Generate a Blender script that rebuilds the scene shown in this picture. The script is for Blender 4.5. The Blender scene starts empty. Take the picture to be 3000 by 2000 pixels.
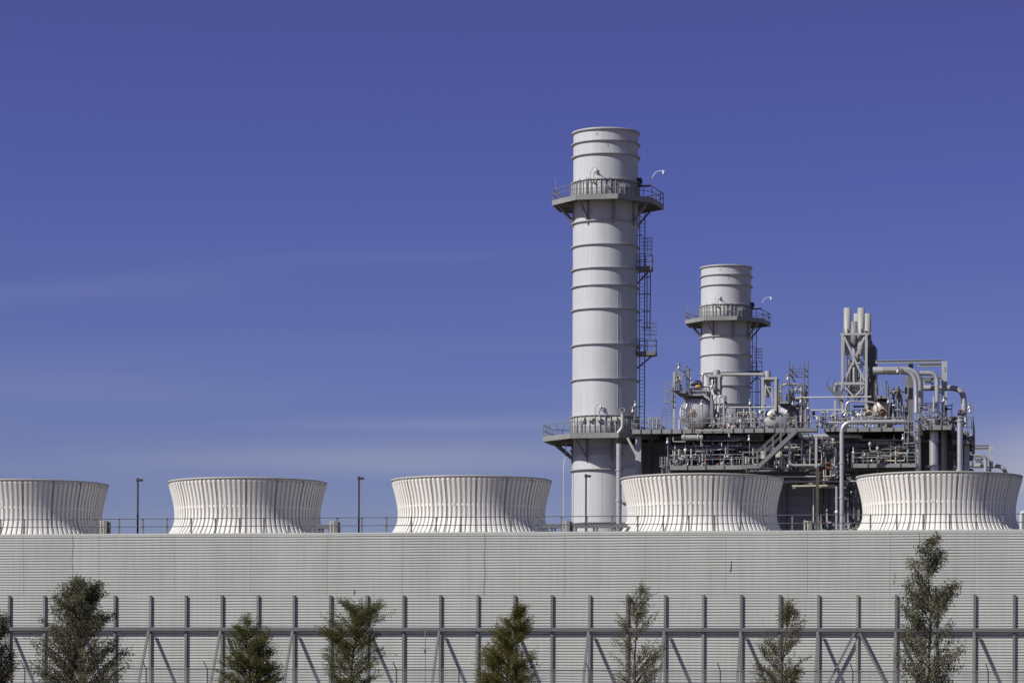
import bpy, math, random
from math import sin, cos, tan, radians, pi, sqrt, atan2
from mathutils import Vector, Matrix

random.seed(7)
SC = bpy.context.scene
COL = SC.collection

# ------------------------------------------------------------------ camera model
FP = 8300.0            # focal length in photo pixels (photo 3000 x 2000)
HY = 1990.0            # horizon row at the middle column
CZ = 1.7               # eye height
RHO = radians(0.25)    # slight roll
TH = radians(10.0)     # the wall and plant run 10 degrees off the picture plane
T2 = Vector((cos(TH), -sin(TH)))     # along the wall, to the right
N2 = Vector((sin(TH), cos(TH)))      # away from the camera

def F(px, py, o):
    """photo pixel on the plane at depth o (measured along N2) -> (s, o, z) in plant coordinates"""
    u = (px - 1500.0) / FP; v = (HY - py) / FP
    X = u * cos(RHO) - v * sin(RHO); Z = u * sin(RHO) + v * cos(RHO)
    y = o / (N2.x * X + N2.y); x = X * y
    return Vector((x * T2.x + y * T2.y, o, CZ + Z * y))

def PPM(px, o):
    u = (px - 1500.0) / FP
    return FP / (o / (N2.x * u + N2.y))

def world(p):
    return Vector((p[0] * T2.x + p[1] * N2.x, p[0] * T2.y + p[1] * N2.y, p[2]))

OW = N2.y * 193.0                        # corrugated wall plane
OH = N2.x * 8.36 + N2.y * 259.0          # axis of the big exhaust stack
# pixel positions read from enlargements of the photo
def crop(x0, y0, k): return lambda x, y: (x0 + x / k, y0 + y / k)
cA = crop(1900, 1020, 5.6); cB = crop(2160, 1020, 5.6); cC = crop(1900, 1220, 7.84); cD = crop(2160, 1220, 7.84)
cE = crop(2420, 880, 4.9); cF = crop(2560, 1030, 4.237); cG = crop(2480, 1100, 4.9); cH = crop(2200, 1240, 4.9)
cK = crop(2420, 1130, 9.8); cL = crop(2640, 1220, 8.71); cN = crop(1930, 1040, 11.2)
cP = crop(1560, 1160, 3.7325); cU = crop(1580, 360, 4.612)

# ------------------------------------------------------------------ objects
BASE = {}
def tag(o, label=None, cat=None, group=None, kind='thing'):
    if label: o['label'] = label
    if cat: o['category'] = cat
    if group: o['group'] = group
    if kind: o['kind'] = kind
    return o

def thing(name, base, label, cat, group=None, kind='thing'):
    o = bpy.data.objects.new(name, None); COL.objects.link(o)
    o.empty_display_size = 0.2
    base = Vector(base)
    o.location = world(base); o.rotation_euler = (0, 0, -TH)
    BASE[o.name] = base
    return tag(o, label, cat, group, kind)

def copy_tree(o, parent=None):
    c = o.copy(); COL.objects.link(c)
    if parent: c.parent = parent
    if o.name in BASE: BASE[c.name] = BASE[o.name]
    for ch in list(o.children): copy_tree(ch, c)
    return c

class MB:
    """collects geometry in plant coordinates (s, o, z) and links it as ONE mesh object"""
    def __init__(self): self.v = []; self.f = []; self.sm = []
    def add(self, vs, fs, smooth=False):
        n = len(self.v); self.v.extend([tuple(p) for p in vs])
        self.f.extend([tuple(i + n for i in f) for f in fs]); self.sm.extend([smooth] * len(fs)); return self
    def box(self, a, b):
        x0, x1 = sorted((a[0], b[0])); y0, y1 = sorted((a[1], b[1])); z0, z1 = sorted((a[2], b[2]))
        return self.add([(x0,y0,z0),(x1,y0,z0),(x1,y1,z0),(x0,y1,z0),(x0,y0,z1),(x1,y0,z1),(x1,y1,z1),(x0,y1,z1)],
                        [(0,3,2,1),(4,5,6,7),(0,1,5,4),(1,2,6,5),(2,3,7,6),(3,0,4,7)])
    def bar(self, p, q, w, h=None, up=(0,0,1)):
        h = h or w; p = Vector(p); q = Vector(q); d = (q - p)
        if d.length < 1e-6: return self
        d.normalize(); u = Vector(up)
        if abs(d.dot(u)) > .97: u = Vector((0,1,0))
        a = d.cross(u).normalized() * (w / 2); b = a.cross(d).normalized() * (h / 2)
        vs = [p-a-b, p+a-b, p+a+b, p-a+b, q-a-b, q+a-b, q+a+b, q-a+b]
        return self.add(vs, [(0,3,2,1),(4,5,6,7),(0,1,5,4),(1,2,6,5),(2,3,7,6),(3,0,4,7)])
    def ibeam(self, p, q, w, h, up=(0,0,1)):
        """an H section: two flanges and a web"""
        p = Vector(p); q = Vector(q); d = (q - p).normalized(); u = Vector(up)
        if abs(d.dot(u)) > .97: u = Vector((0,1,0))
        a = d.cross(u).normalized(); b = a.cross(d).normalized()
        k = b * (h / 2 - h * .06)
        self.bar(p + k, q + k, w, h * .12, up); self.bar(p - k, q - k, w, h * .12, up)
        return self.bar(p, q, w * .12, h * .76, up)
    def tube(self, pts, r, n=10, bend=0.0, cap=True, radii=None):
        pts = [Vector(p) for p in pts]
        if bend > 0 and len(pts) > 2:
            new = [pts[0]]
            for i in range(1, len(pts) - 1):
                a, c, b = pts[i-1], pts[i], pts[i+1]
                da = (a - c); db = (b - c); L = min(bend, da.length * .49, db.length * .49)
                da.normalize(); db.normalize()
                p0 = c + da * L; p1 = c + db * L
                for k in range(7):
                    t = k / 6.0
                    new.append(p0 * (1-t)**2 + c * 2*t*(1-t) + p1 * t*t)
            new.append(pts[-1]); pts = new
        pts = [p for i, p in enumerate(pts) if i == 0 or (p - pts[i-1]).length > 1e-5]
        if len(pts) < 2: return self
        d0 = (pts[1] - pts[0]).normalized()
        u = Vector((0,0,1)) if abs(d0.z) < .9 else Vector((0,1,0))
        a = d0.cross(u).normalized(); rings = []; m = len(pts)
        for i, p in enumerate(pts):
            d = (pts[min(i+1, m-1)] - pts[max(i-1, 0)]).normalized()
            a = (a - d * a.dot(d)).normalized(); b = d.cross(a)
            rr = radii[i] if radii else r
            rings.append([p + (a * cos(2*pi*k/n) + b * sin(2*pi*k/n)) * rr for k in range(n)])
        vs = [q for ring in rings for q in ring]
        fs = [(i*n+k, i*n+(k+1) % n, (i+1)*n+(k+1) % n, (i+1)*n+k) for i in range(m-1) for k in range(n)]
        self.add(vs, fs, n > 5)
        if cap:
            self.add(rings[0], [tuple(reversed(range(n)))]); self.add(rings[-1], [tuple(range(n))])
        return self
    def cyl(self, p, q, r, r2=None, n=16):
        return self.tube([p, q], r, n, radii=[r, r if r2 is None else r2])
    def lathe(self, c, prof, n=48, a0=0.0, a1=2*pi, smooth=True):
        """prof: list of (radius, z); axis vertical through c"""
        c = Vector(c); full = abs(a1 - a0 - 2*pi) < 1e-6; m = n if full else n + 1
        vs = []
        for r, z in prof:
            for k in range(m):
                a = a0 + (a1 - a0) * k / n
                vs.append((c.x + r * sin(a), c.y - r * cos(a), c.z + z))
        fs = []
        for i in range(len(prof) - 1):
            for k in range(n):
                k2 = (k + 1) % m
                fs.append((i*m+k, i*m+k2, (i+1)*m+k2, (i+1)*m+k))
        return self.add(vs, fs, smooth)
    def spin(self, c, axis, prof, n=32):
        """prof: (radius, distance along axis)"""
        c = Vector(c); d = Vector(axis).normalized()
        u = Vector((0,0,1)) if abs(d.z) < .9 else Vector((1,0,0))
        a = d.cross(u).normalized(); b = d.cross(a); vs = []
        for r, t in prof:
            for k in range(n): vs.append(c + d*t + (a*cos(2*pi*k/n) + b*sin(2*pi*k/n)) * r)
        fs = [(i*n+k, i*n+(k+1) % n, (i+1)*n+(k+1) % n, (i+1)*n+k) for i in range(len(prof)-1) for k in range(n)]
        return self.add(vs, fs, True)
    def prism(self, poly, z0, z1):
        n = len(poly)
        return self.add([(p[0],p[1],z0) for p in poly] + [(p[0],p[1],z1) for p in poly],
            [tuple(reversed(range(n))), tuple(range(n, 2*n))] + [(i,(i+1) % n, n+(i+1) % n, n+i) for i in range(n)])
    def build(self, name, mat, parent=None, label=None, cat=None, group=None, kind='thing', sharp=None):
        root = parent
        while root is not None and root.parent is not None: root = root.parent
        if root is None:
            xs = [p[0] for p in self.v]; ys = [p[1] for p in self.v]; zs = [p[2] for p in self.v]
            b = Vector(((min(xs)+max(xs))/2, (min(ys)+max(ys))/2, min(zs)))
        else: b = BASE[root.name]
        me = bpy.data.meshes.new(name)
        me.from_pydata([(p[0]-b.x, p[1]-b.y, p[2]-b.z) for p in self.v], [], self.f)
        me.polygons.foreach_set('use_smooth', self.sm)
        me.materials.append(mat); me.update()
        o = bpy.data.objects.new(name, me); COL.objects.link(o)
        if parent is None:
            o.location = world(b); o.rotation_euler = (0, 0, -TH); BASE[o.name] = b
            tag(o, label, cat, group, kind)
        else:
            o.parent = parent
            if label: o['label'] = label
        return o

# ------------------------------------------------------------------ materials
def mat(name, col, rough=.6, metal=0., var=.1, scale=1.5, streak=0., bump=0., bscale=6., spec=.4, rust=0., rustcol=(.18,.08,.03), pos=False):
    m = bpy.data.materials.new(name); m.use_nodes = True
    nt = m.node_tree; N = nt.nodes; L = nt.links; bs = N['Principled BSDF']
    bs.inputs['Roughness'].default_value = rough; bs.inputs['Metallic'].default_value = metal
    bs.inputs['Specular IOR Level'].default_value = spec
    tc = N.new('ShaderNodeTexCoord')
    crd = N.new('ShaderNodeNewGeometry').outputs['Position'] if pos else tc.outputs['Object']
    nz = N.new('ShaderNodeTexNoise'); nz.inputs['Scale'].default_value = scale; nz.inputs['Detail'].default_value = 5
    L.new(crd, nz.inputs['Vector'])
    rp = N.new('ShaderNodeValToRGB'); e = rp.color_ramp.elements
    e[0].position = .3; e[1].position = .7
    e[0].color = (*[max(0, c*(1-var)) for c in col], 1); e[1].color = (*[min(1, c*(1+var)) for c in col], 1)
    L.new(nz.outputs['Fac'], rp.inputs['Fac']); out = rp.outputs['Color']
    if streak:
        mp = N.new('ShaderNodeMapping'); mp.inputs['Scale'].default_value = (3.0, 3.0, .12)
        n2 = N.new('ShaderNodeTexNoise'); n2.inputs['Scale'].default_value = 1.3; n2.inputs['Detail'].default_value = 6
        L.new(crd, mp.inputs['Vector']); L.new(mp.outputs['Vector'], n2.inputs['Vector'])
        r2 = N.new('ShaderNodeValToRGB'); r2.color_ramp.elements[0].position = .42; r2.color_ramp.elements[1].position = .75
        r2.color_ramp.elements[0].color = (0,0,0,1); r2.color_ramp.elements[1].color = (streak,)*3 + (1,)
        L.new(n2.outputs['Fac'], r2.inputs['Fac'])
        mx = N.new('ShaderNodeMix'); mx.data_type = 'RGBA'; mx.blend_type = 'MIX'
        L.new(r2.outputs['Color'], mx.inputs[0]); L.new(out, mx.inputs[6])
        mx.inputs[7].default_value = (col[0]*.55, col[1]*.53, col[2]*.48, 1); out = mx.outputs[2]
    if rust:
        n3 = N.new('ShaderNodeTexNoise'); n3.inputs['Scale'].default_value = .9; n3.inputs['Detail'].default_value = 8; n3.inputs['Roughness'].default_value = .65
        L.new(crd, n3.inputs['Vector'])
        r3 = N.new('ShaderNodeValToRGB'); r3.color_ramp.elements[0].position = .62; r3.color_ramp.elements[1].position = .72
        r3.color_ramp.elements[0].color = (0,0,0,1); r3.color_ramp.elements[1].color = (rust,)*3 + (1,)
        L.new(n3.outputs['Fac'], r3.inputs['Fac'])
        mx = N.new('ShaderNodeMix'); mx.data_type = 'RGBA'
        L.new(r3.outputs['Color'], mx.inputs[0]); L.new(out, mx.inputs[6]); mx.inputs[7].default_value = (*rustcol, 1); out = mx.outputs[2]
    L.new(out, bs.inputs['Base Color'])
    if bump:
        bn = N.new('ShaderNodeTexNoise'); bn.inputs['Scale'].default_value = bscale; bn.inputs['Detail'].default_value = 3
        L.new(crd, bn.inputs['Vector'])
        bp = N.new('ShaderNodeBump'); bp.inputs['Strength'].default_value = bump; bp.inputs['Distance'].default_value = .1
        L.new(bn.outputs['Fac'], bp.inputs['Height']); L.new(bp.outputs['Normal'], bs.inputs['Normal'])
    return m

M = {}
M['wall'] = mat('wall_sheet', (.485,.502,.468), .55, 0, .06, .25, streak=.22)
M['wall_low'] = mat('wall_sheet_low', (.495,.512,.478), .55, 0, .06, .3, streak=.22)
M['steel'] = mat('grey_steel', (.145,.15,.15), .6, 0, .12, .8, streak=.2)
M['steel_b'] = mat('galvanised_steel', (.19,.195,.195), .55, 0, .12, .8, streak=.15)
M['beam'] = mat('beam_steel', (.125,.125,.128), .6, 0, .12, .8, streak=.2)
M['brace'] = mat('brace_steel', (.135,.132,.125), .6, 0, .1, .8, streak=.2)
M['steel_tan'] = mat('weathered_post', (.30,.285,.235), .6, 0, .12, .8, streak=.25)
M['rail'] = mat('rail_steel', (.10,.10,.11), .6, 0, .15, 2)
M['rail_light'] = mat('rail_galvanised', (.26,.265,.265), .5, .2, .12, 2)
M['stack'] = mat('stack_paint', (.48,.492,.50), .5, 0, .05, .22, streak=.24, pos=True, bump=.12, bscale=.55)
M['ring'] = mat('ring_shadow_paint', (.36,.365,.365), .5, 0, .08, .6, streak=.2)  # darker than the shell: the rings' shadow line is put into this colour
M['shroud'] = mat('shroud_paint', (.38,.385,.385), .55, 0, .08, .5, streak=.2)
M['platform'] = mat('platform_steel', (.235,.24,.235), .6, 0, .12, .7, streak=.25)
M['plat_dark'] = mat('grating', (.10,.10,.10), .7, 0, .2, 2)
M['cool'] = mat('fibreglass', (.765,.745,.695), .5, 0, .03, .35, streak=.17, pos=True)
M['cool_rim'] = mat('fibreglass_rim', (.40,.39,.36), .6, 0, .1, .8)
M['cool_seam'] = mat('seam_grey', (.46,.445,.42), .7, 0, .15, 1.5)
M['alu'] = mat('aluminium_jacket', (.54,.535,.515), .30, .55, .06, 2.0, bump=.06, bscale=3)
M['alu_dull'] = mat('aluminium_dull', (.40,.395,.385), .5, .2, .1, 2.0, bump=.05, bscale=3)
M['pipe_paint'] = mat('pipe_paint', (.52,.51,.48), .5, 0, .08, 1.2, streak=.15)
M['vent_paint'] = mat('vent_paint', (.36,.36,.335), .5, 0, .06, .8, streak=.15)
M['drum'] = mat('drum_jacket', (.68,.67,.65), .32, .3, .1, .9, bump=.08, bscale=2, rust=.5, rustcol=(.30,.22,.14))
M['drum_warm'] = mat('drum_jacket_warm', (.56,.49,.40), .38, .3, .1, .9, bump=.08, bscale=2, rust=.7, rustcol=(.35,.2,.1))
M['manway'] = mat('manway_rust', (.30,.24,.17), .7, .2, .3, 4)
M['rusty'] = mat('rust', (.16,.07,.035), .8, .1, .35, 6)
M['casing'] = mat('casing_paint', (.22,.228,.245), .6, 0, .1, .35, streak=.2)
M['duct'] = mat('duct_paint', (.50,.51,.52), .55, 0, .05, .4, streak=.15)
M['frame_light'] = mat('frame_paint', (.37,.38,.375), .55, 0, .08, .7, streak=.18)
M['frame_dark'] = mat('frame_shade_steel', (.15,.154,.16), .6, 0, .12, .7, streak=.2)  # darkened copy of the frame paint, with shade put into its colour
M['brown'] = mat('brown_steel', (.075,.062,.052), .7, 0, .2, 1)
M['cabinet'] = mat('cabinet_paint', (.55,.53,.44), .5, 0, .05, 1)
M['white'] = mat('white_enamel', (.72,.72,.71), .35, 0, .03, 2)
M['yellow'] = mat('yellow_paint', (.62,.40,.06), .5, 0, .2, 5)
M['yellow_pale'] = mat('yellow_rail', (.46,.43,.32), .6, 0, .1, 3)
M['blue'] = mat('blue_paint', (.03,.04,.22), .5, 0, .15, 5)
M['black'] = mat('dark_iron', (.035,.032,.03), .6, .1, .25, 3)
M['pole'] = mat('bronze_pole', (.055,.045,.040), .5, .2, .15, 1)
M['scaff'] = mat('scaffold_tube', (.16,.15,.13), .6, .3, .25, 3)
M['stain'] = mat('tan_stain', (.40,.37,.28), .8, 0, .2, 6)
M['crack'] = mat('dark_gap', (.03,.03,.03), .9, 0, .2, 4)
M['crack_y'] = mat('rust_scratch', (.30,.26,.17), .9, 0, .3, 8)
M['crack_r'] = mat('red_scratch', (.20,.14,.12), .9, 0, .3, 8)
M['seam'] = mat('seam_lap_shadow', (.13,.13,.125), .8, 0, .3, 3)
M['sign_white'] = mat('sign_white', (.75,.72,.68), .5, 0, .03, 3)
M['sign_red'] = mat('sign_red', (.50,.10,.07), .5, 0, .05, 3)
M['wire'] = mat('fence_wire', (.30,.30,.30), .5, .5, .1, 3)
M['deck'] = mat('deck_concrete', (.22,.215,.205), .85, 0, .15, .5)
M['bark'] = mat('bark_pale', (.20,.165,.125), .85, 0, .3, 6)
M['bark_dark'] = mat('bark_dark', (.085,.065,.048), .9, 0, .3, 6)

def leaf_mat(name, ca, cb, cc):
    m = bpy.data.materials.new(name); m.use_nodes = True
    nt = m.node_tree; N = nt.nodes; L = nt.links; bs = N['Principled BSDF']
    g = N.new('ShaderNodeNewGeometry'); rp = N.new('ShaderNodeValToRGB'); e = rp.color_ramp.elements
    e[0].color = (*ca, 1); e[1].color = (*cc, 1); k = rp.color_ramp.elements.new(.55); k.color = (*cb, 1)
    L.new(g.outputs['Random Per Island'], rp.inputs['Fac'])
    L.new(rp.outputs['Color'], bs.inputs['Base Color'])
    bs.inputs['Roughness'].default_value = .55; bs.inputs['Specular IOR Level'].default_value = .3
    tr = N.new('ShaderNodeBsdfTranslucent'); mx = N.new('ShaderNodeMixShader'); mx.inputs[0].default_value = .32
    L.new(rp.outputs['Color'], tr.inputs['Color'])
    L.new(bs.outputs[0], mx.inputs[1]); L.new(tr.outputs[0], mx.inputs[2])
    L.new(mx.outputs[0], N['Material Output'].inputs['Surface'])
    return m
M['euc'] = leaf_mat('gum_leaf', (.060,.061,.032), (.110,.107,.060), (.200,.190,.120))
M['cyp'] = leaf_mat('feathery_leaf', (.055,.064,.017), (.110,.116,.034), (.200,.182,.068))
M['cyp_b'] = leaf_mat('feathery_leaf_bright', (.072,.076,.014), (.135,.126,.027), (.215,.185,.050))
M['sparse'] = leaf_mat('sparse_leaf', (.070,.070,.030), (.122,.115,.050), (.190,.162,.080))

def ground_mat():
    m = mat('dry_ground', (.16,.135,.095), .95, 0, .3, .15, bump=.3, bscale=1.2)
    return m
M['ground'] = ground_mat()

# ------------------------------------------------------------------ ground
g = MB().add([(-3000,-300,0),(3000,-300,0),(3000,9000,0),(-3000,9000,0)], [(0,1,2,3)])
g.build('ground', M['ground'], None, 'dry bare earth ground reaching to the horizon', 'ground', kind='structure')

# ------------------------------------------------------------------ corrugated wall
ZT = F(1500, 1557, OW).z; ZM = F(1500, 1743.5, OW).z; ZB = F(1500, 1843, OW).z
S0 = F(-260, 1700, OW).x; S1 = F(3260, 1700, OW).x
wall = thing('corrugated_wall', ((S0+S1)/2, OW, 0), 'long grey corrugated metal sheet wall braced by steel posts below the cooling towers', 'wall')

def corrugated(za, zb, pitch, depth, o):
    n = max(1, round((zb - za) / pitch)); p = (zb - za) / n; prof = []
    for i in range(n):
        z = zb - i * p
        # outer face, underside (faces down, reads dark), narrow inner groove, upper slope of the next rib
        prof += [(o - depth*.93, z), (o - depth, z - p*.34), (o - depth*.90, z - p*.72), (o + .02, z - p*.765), (o + .02, z - p*.968)]
    prof.append((o - depth, za)); return prof
def sheet(prof, xs):
    mb = MB(); m = len(prof)
    for x in xs:
        mb.v += [(x, o, z) for o, z in prof]
    for j in range(len(xs) - 1):
        for i in range(m - 1):
            mb.f.append((j*m+i, j*m+i+1, (j+1)*m+i+1, (j+1)*m+i)); mb.sm.append(False)
    return mb
pu = corrugated(ZM, ZT - .12, .180, .055, OW)
nx = 40; xs = [S0 + (S1-S0)*i/nx for i in range(nx+1)]
up = sheet(pu, xs)
rnd = random.Random(3)
# slight sag of the sheets so the ribs are not ruler straight
for i, p in enumerate(up.v): up.v[i] = (p[0], p[1], p[2] + .012*sin(p[0]*.37+p[2]*2) + .006*sin(p[0]*1.7))
up.build('upper_sheet', M['wall'], wall)
lo = sheet(corrugated(0.05, ZM - .03, .190, .055, OW), xs)
for i, p in enumerate(lo.v): lo.v[i] = (p[0], p[1], p[2] + .012*sin(p[0]*.41+p[2]*1.3))
lo.build('lower_sheet', M['wall_low'], wall)
MB().box((S0, OW-.075, ZT-.13), (S1, OW+.25, ZT)).build('cap_flashing', M['wall'], wall)
MB().box((S0, OW-.070, ZM-.05), (S1, OW-.004, ZM+.015)).build('seam_flashing', M['wall'], wall)
MB().box((S0, OW+.02, 0), (S1, OW+.10, ZT-.14)).build('backing', M['steel'], wall)

pa = F(26, 1800, OW-.2).x; pb = F(2971, 1800, OW-.2).x; DS = (pb - pa) / 27.0
POSTS = [pa + DS*i for i in range(-1, 30)]
for i, s in enumerate(POSTS):
    k = i - 1
    mb = MB()
    mb.box((s-.085, OW-.20, 0), (s+.085, OW-.178, ZM+.03)).box((s-.085, OW-.092, 0), (s+.085, OW-.070, ZM+.03)).box((s-.06, OW-.178, 0), (s-.03, OW-.092, ZM+.03)).box((s+.03, OW-.178, 0), (s+.06, OW-.092, ZM+.03))
    mb.build('post', M['steel_tan'] if k == 23 else (M['steel_b'] if k % 3 == 1 else M['steel']), wall, 'tan weathered post' if k == 23 else None)
for i in range(len(POSTS) - 1):     # the horizontal beam runs bay by bay in front of the posts
    MB().box((POSTS[i], OW-.36, ZB-.13), (POSTS[i+1] - .012, OW-.21, ZB+.13)).build('beam', M['beam'], wall)
for i, s in enumerate(POSTS):
    k = i - 1
    if k == 23:
        for sg in (-1, 1):
            MB().bar((s + sg*.16, OW-.33, ZB-.2), (s + sg*2.65, OW-.33, 0), .15, .08, (0,1,0)).build('knee_brace', M['steel'], wall)
    elif k % 2 == 0:
        MB().bar((s-.03, OW-.42, ZB-.16), (s-.03, OW-.42-(ZB-.16)*.65, 0), .16, .13).build('brace', M['brace'], wall)

def jag(px0, py0, px1, py1, w, name, m, n=10, seed=1, label=None):
    r = random.Random(seed); mb = MB()
    for i in range(n):
        t = i / n; a = F(px0 + (px1-px0)*t + r.uniform(-2, 2), py0 + (py1-py0)*t, OW-.062)
        b = F(px0 + (px1-px0)*(t+1/n) + r.uniform(-2, 2), py0 + (py1-py0)*(t+1/n), OW-.062)
        mb.bar(a, b, w*r.uniform(.6, 1.3), .012, (0,1,0))
    mb.build(name, m, wall, label)
jag(1039, 1726, 1037, 1744, .06, 'tear', M['crack'], 5, 2)
jag(2143, 1642, 2140, 1674, .055, 'tear', M['crack'], 6, 3)
jag(2623, 1678, 2617, 1712, .05, 'scratch', M['crack_y'], 7, 4, 'yellow rust scratch')
jag(2814, 1716, 2814, 1742, .045, 'scratch', M['crack_r'], 6, 5, 'red rust scratch')
for px in (213, 1420, 2692):     # lapped sheet joints: a strip along the ribs, coloured dark as the lap's shadow
    s = F(px, 1650, OW).x; mb = MB()
    r = random.Random(px); pr = pu if px < 2600 else pu[:30]
    for i in range(len(pr) - 1):
        if True:
            dx = .035*sin(pr[i][1]*3); dy = .035*sin(pr[i+1][1]*3)
            mb.add([(s+dx-.018, pr[i][0]-.008, pr[i][1]), (s+dx+.018, pr[i][0]-.008, pr[i][1]), (s+dy+.018, pr[i+1][0]-.008, pr[i+1][1]), (s+dy-.018, pr[i+1][0]-.008, pr[i+1][1])], [(0,3,2,1)])
    mb.build('sheet_joint', M['seam'], wall)
for px in (70, 290, 512, 735, 960, 1180, 1655, 1890, 2126, 2366, 2607, 2856):   # faint panel joints
    s = F(px, 1650, OW).x; mb = MB()
    for i in range(len(pu) - 1):
        mb.add([(s-.007, pu[i][0]-.004, pu[i][1]), (s+.007, pu[i][0]-.004, pu[i][1]), (s+.007, pu[i+1][0]-.004, pu[i+1][1]), (s-.007, pu[i+1][0]-.004, pu[i+1][1])], [(0,3,2,1)])
    mb.build('panel_joint', M['steel'], wall)

# deck the fan stacks stand on
ZD = ZT - .45
MB().box((S0, OW+.30, 0), (S1, OW+17, ZD)).build('roof_deck', M['deck'], None, 'flat cooling tower roof deck hidden behind the corrugated wall', 'roof', kind='structure')

# ------------------------------------------------------------------ guard rail along the roof edge
OG = OW + .45
ga = F(2, 1520, OG).x; gb = F(2938, 1510, OG).x; ZR = F(1500, 1513, OG).z; ZR2 = F(1500, 1536.5, OG).z
NG = round((gb - ga) / 1.757)
rail = thing('guardrail', ((ga+gb)/2, OG, ZD), 'dark steel two-bar safety railing along the top edge of the corrugated wall', 'railing')
for i in range(-3, NG + 4):
    s = ga + (gb - ga)*i/NG
    MB().box((s-.055, OG-.03, ZD), (s+.055, OG+.03, ZR+.03)).build('post', M['steel'], rail)
MB().tube([(S0, OG-.06, ZR), (S1, OG-.06, ZR)], .03, 6).build('top_rail', M['rail'], rail)
MB().tube([(S0, OG-.06, ZR2), (S1, OG-.06, ZR2)], .03, 6).build('middle_rail', M['rail'], rail)

# ------------------------------------------------------------------ fan stacks of the cooling tower
OF = OW + 8.0
f2 = F(725.8, 1409, OF); f5 = F(2751, 1396, OF); fstep = (f5.x - f2.x) / 3.0
ZTOP = F(1381.4, 1409.5, OF).z
prof = [(0, 5.60), (.25, 5.54), (.6, 5.44), (1.0, 5.33), (1.4, 5.235), (1.8, 5.165), (1.86, 5.155), (2.04, 5.135), (2.1, 5.13), (2.4, 5.115), (2.6, 5.12), (2.85, 5.145), (3.1, 5.22), (3.3, 5.30), (3.5, 5.41), (3.75, 5.58), (4.0, 5.80)]
zend = ZTOP - ZD
prof = [p for p in prof if p[0] < zend - .05] + [(zend, 5.41 + (zend-3.5)*.75)]
fan = thing('fan_stack', (f2.x, OF, ZD), '', 'cooling fan stack', 'fan stacks of the cooling tower')
NU = 96; SUB = [0, .20, .26, .74, .80]; UA = 2*pi/NU; A0 = radians(14.4)
seams = {0,6,12,18,24,30,36,42,48,54,60,66,72,81,87,90}
def rib_r(zd, fr, u):
    """radial height of the rib at depth zd below the lip"""
    band = 1.86 <= zd <= 2.04
    on = .25 < fr < .75
    if zd < .18: return 0.0 if not on else .03
    if u in seams or (u + 1) % NU in seams: pass
    return .128 if on else (.07 if band else 0.0)
vs = []; rows = []
dep = sorted(set([p[0] for p in prof] + [.12, .20, 1.855, 1.865, 2.035, 2.045]))
def rad(zd):
    for (a, ra), (b, rb) in zip(prof, prof[1:]):
        if a <= zd <= b: return ra + (rb-ra)*(zd-a)/(b-a)
    return prof[-1][1]
sh = MB(); ncol = NU*len(SUB)
for zd in dep:
    for u in range(NU):
        for fr in SUB:
            a = A0 + (u + fr)*UA; r = rad(zd) + rib_r(zd, fr, u)
            if (u in seams and fr == 0): r -= .02
            sh.v.append((f2.x + r*sin(a), OF - r*cos(a), ZTOP - zd))
for i in range(len(dep) - 1):
    for k in range(ncol):
        sh.f.append(((i+1)*ncol+k, (i+1)*ncol+(k+1) % ncol, i*ncol+(k+1) % ncol, i*ncol+k)); sh.sm.append(False)
sh.build('shell', M['cool'], fan)
inner = MB().lathe((f2.x, OF, ZTOP), [(r-.05, -z) for z, r in reversed(prof)], 96); inner.build('inner_liner', M['cool_rim'], fan)
MB().lathe((f2.x, OF, ZTOP), [(5.50, -.02), (5.50, .05), (5.72, .05), (5.72, -.05), (5.60, -.07)], 120).build('rim', M['cool_rim'], fan)
MB().tube([(f2.x + 5.66*sin(a), OF - 5.66*cos(a), ZTOP - .26) for a in [2*pi*k/96 for k in range(97)]], .012, 5).build('ground_cable', M['cool_seam'], fan)
for u in sorted(seams):
    a = A0 + u*UA; mb = MB()
    for (za, ra), (zb, rb) in zip(prof, prof[1:]):
        c = [(x, z) for x, z in ((ra, za), (rb, zb))]
        d = Vector((cos(a), sin(a), 0)); o = Vector((sin(a), -cos(a), 0))
        p = Vector((f2.x, OF, 0)) + o*(ra+.045) + Vector((0,0,ZTOP-za)); q = Vector((f2.x, OF, 0)) + o*(rb+.045) + Vector((0,0,ZTOP-zb))
        vv = [p - d*.016 - o*.10, p - d*.016 + o*.05, p + d*.016 + o*.05, p + d*.016 - o*.10, q - d*.016 - o*.10, q - d*.016 + o*.05, q + d*.016 + o*.05, q + d*.016 - o*.10]
        mb.add(vv, [(0,1,5,4), (1,2,6,5), (2,3,7,6)])
    mb.build('flange', M['cool_seam'], fan)
for a in (-46, 22, 78, 150, 240):
    aa = radians(a); p = Vector((f2.x + 5.62*sin(aa), OF - 5.62*cos(aa), ZTOP))
    MB().cyl(p, p + Vector((0,0,.42)), .012, .006, 5).build('lightning_rod', M['rail'], fan)
aa = A0 + (-4.6)*UA
p = Vector((f2.x + 5.26*sin(aa), OF - 5.26*cos(aa), ZTOP - 1.95))
MB().bar(p - Vector((0,0,.08)), p + Vector((0,0,.08)), .12, .03, (0,1,0)).build('yellow_tag', M['yellow_pale'], fan, 'small yellow warning tag')
flabels = ['white ribbed fan stack cut off by the left edge, the leftmost of five',
           'white ribbed fan stack between the far left and middle lamp posts, second from left',
           'white ribbed fan stack just left of the tall exhaust stack, middle of the five',
           'white ribbed fan stack in front of the big silver drum, second from right',
           'white ribbed fan stack at the right end, below the big bent steam pipes']
for i in range(5):
    o = fan if i == 1 else copy_tree(fan)
    o.location = world((f2.x + fstep*(i-1), OF, ZD)); o['label'] = flabels[i]

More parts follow.
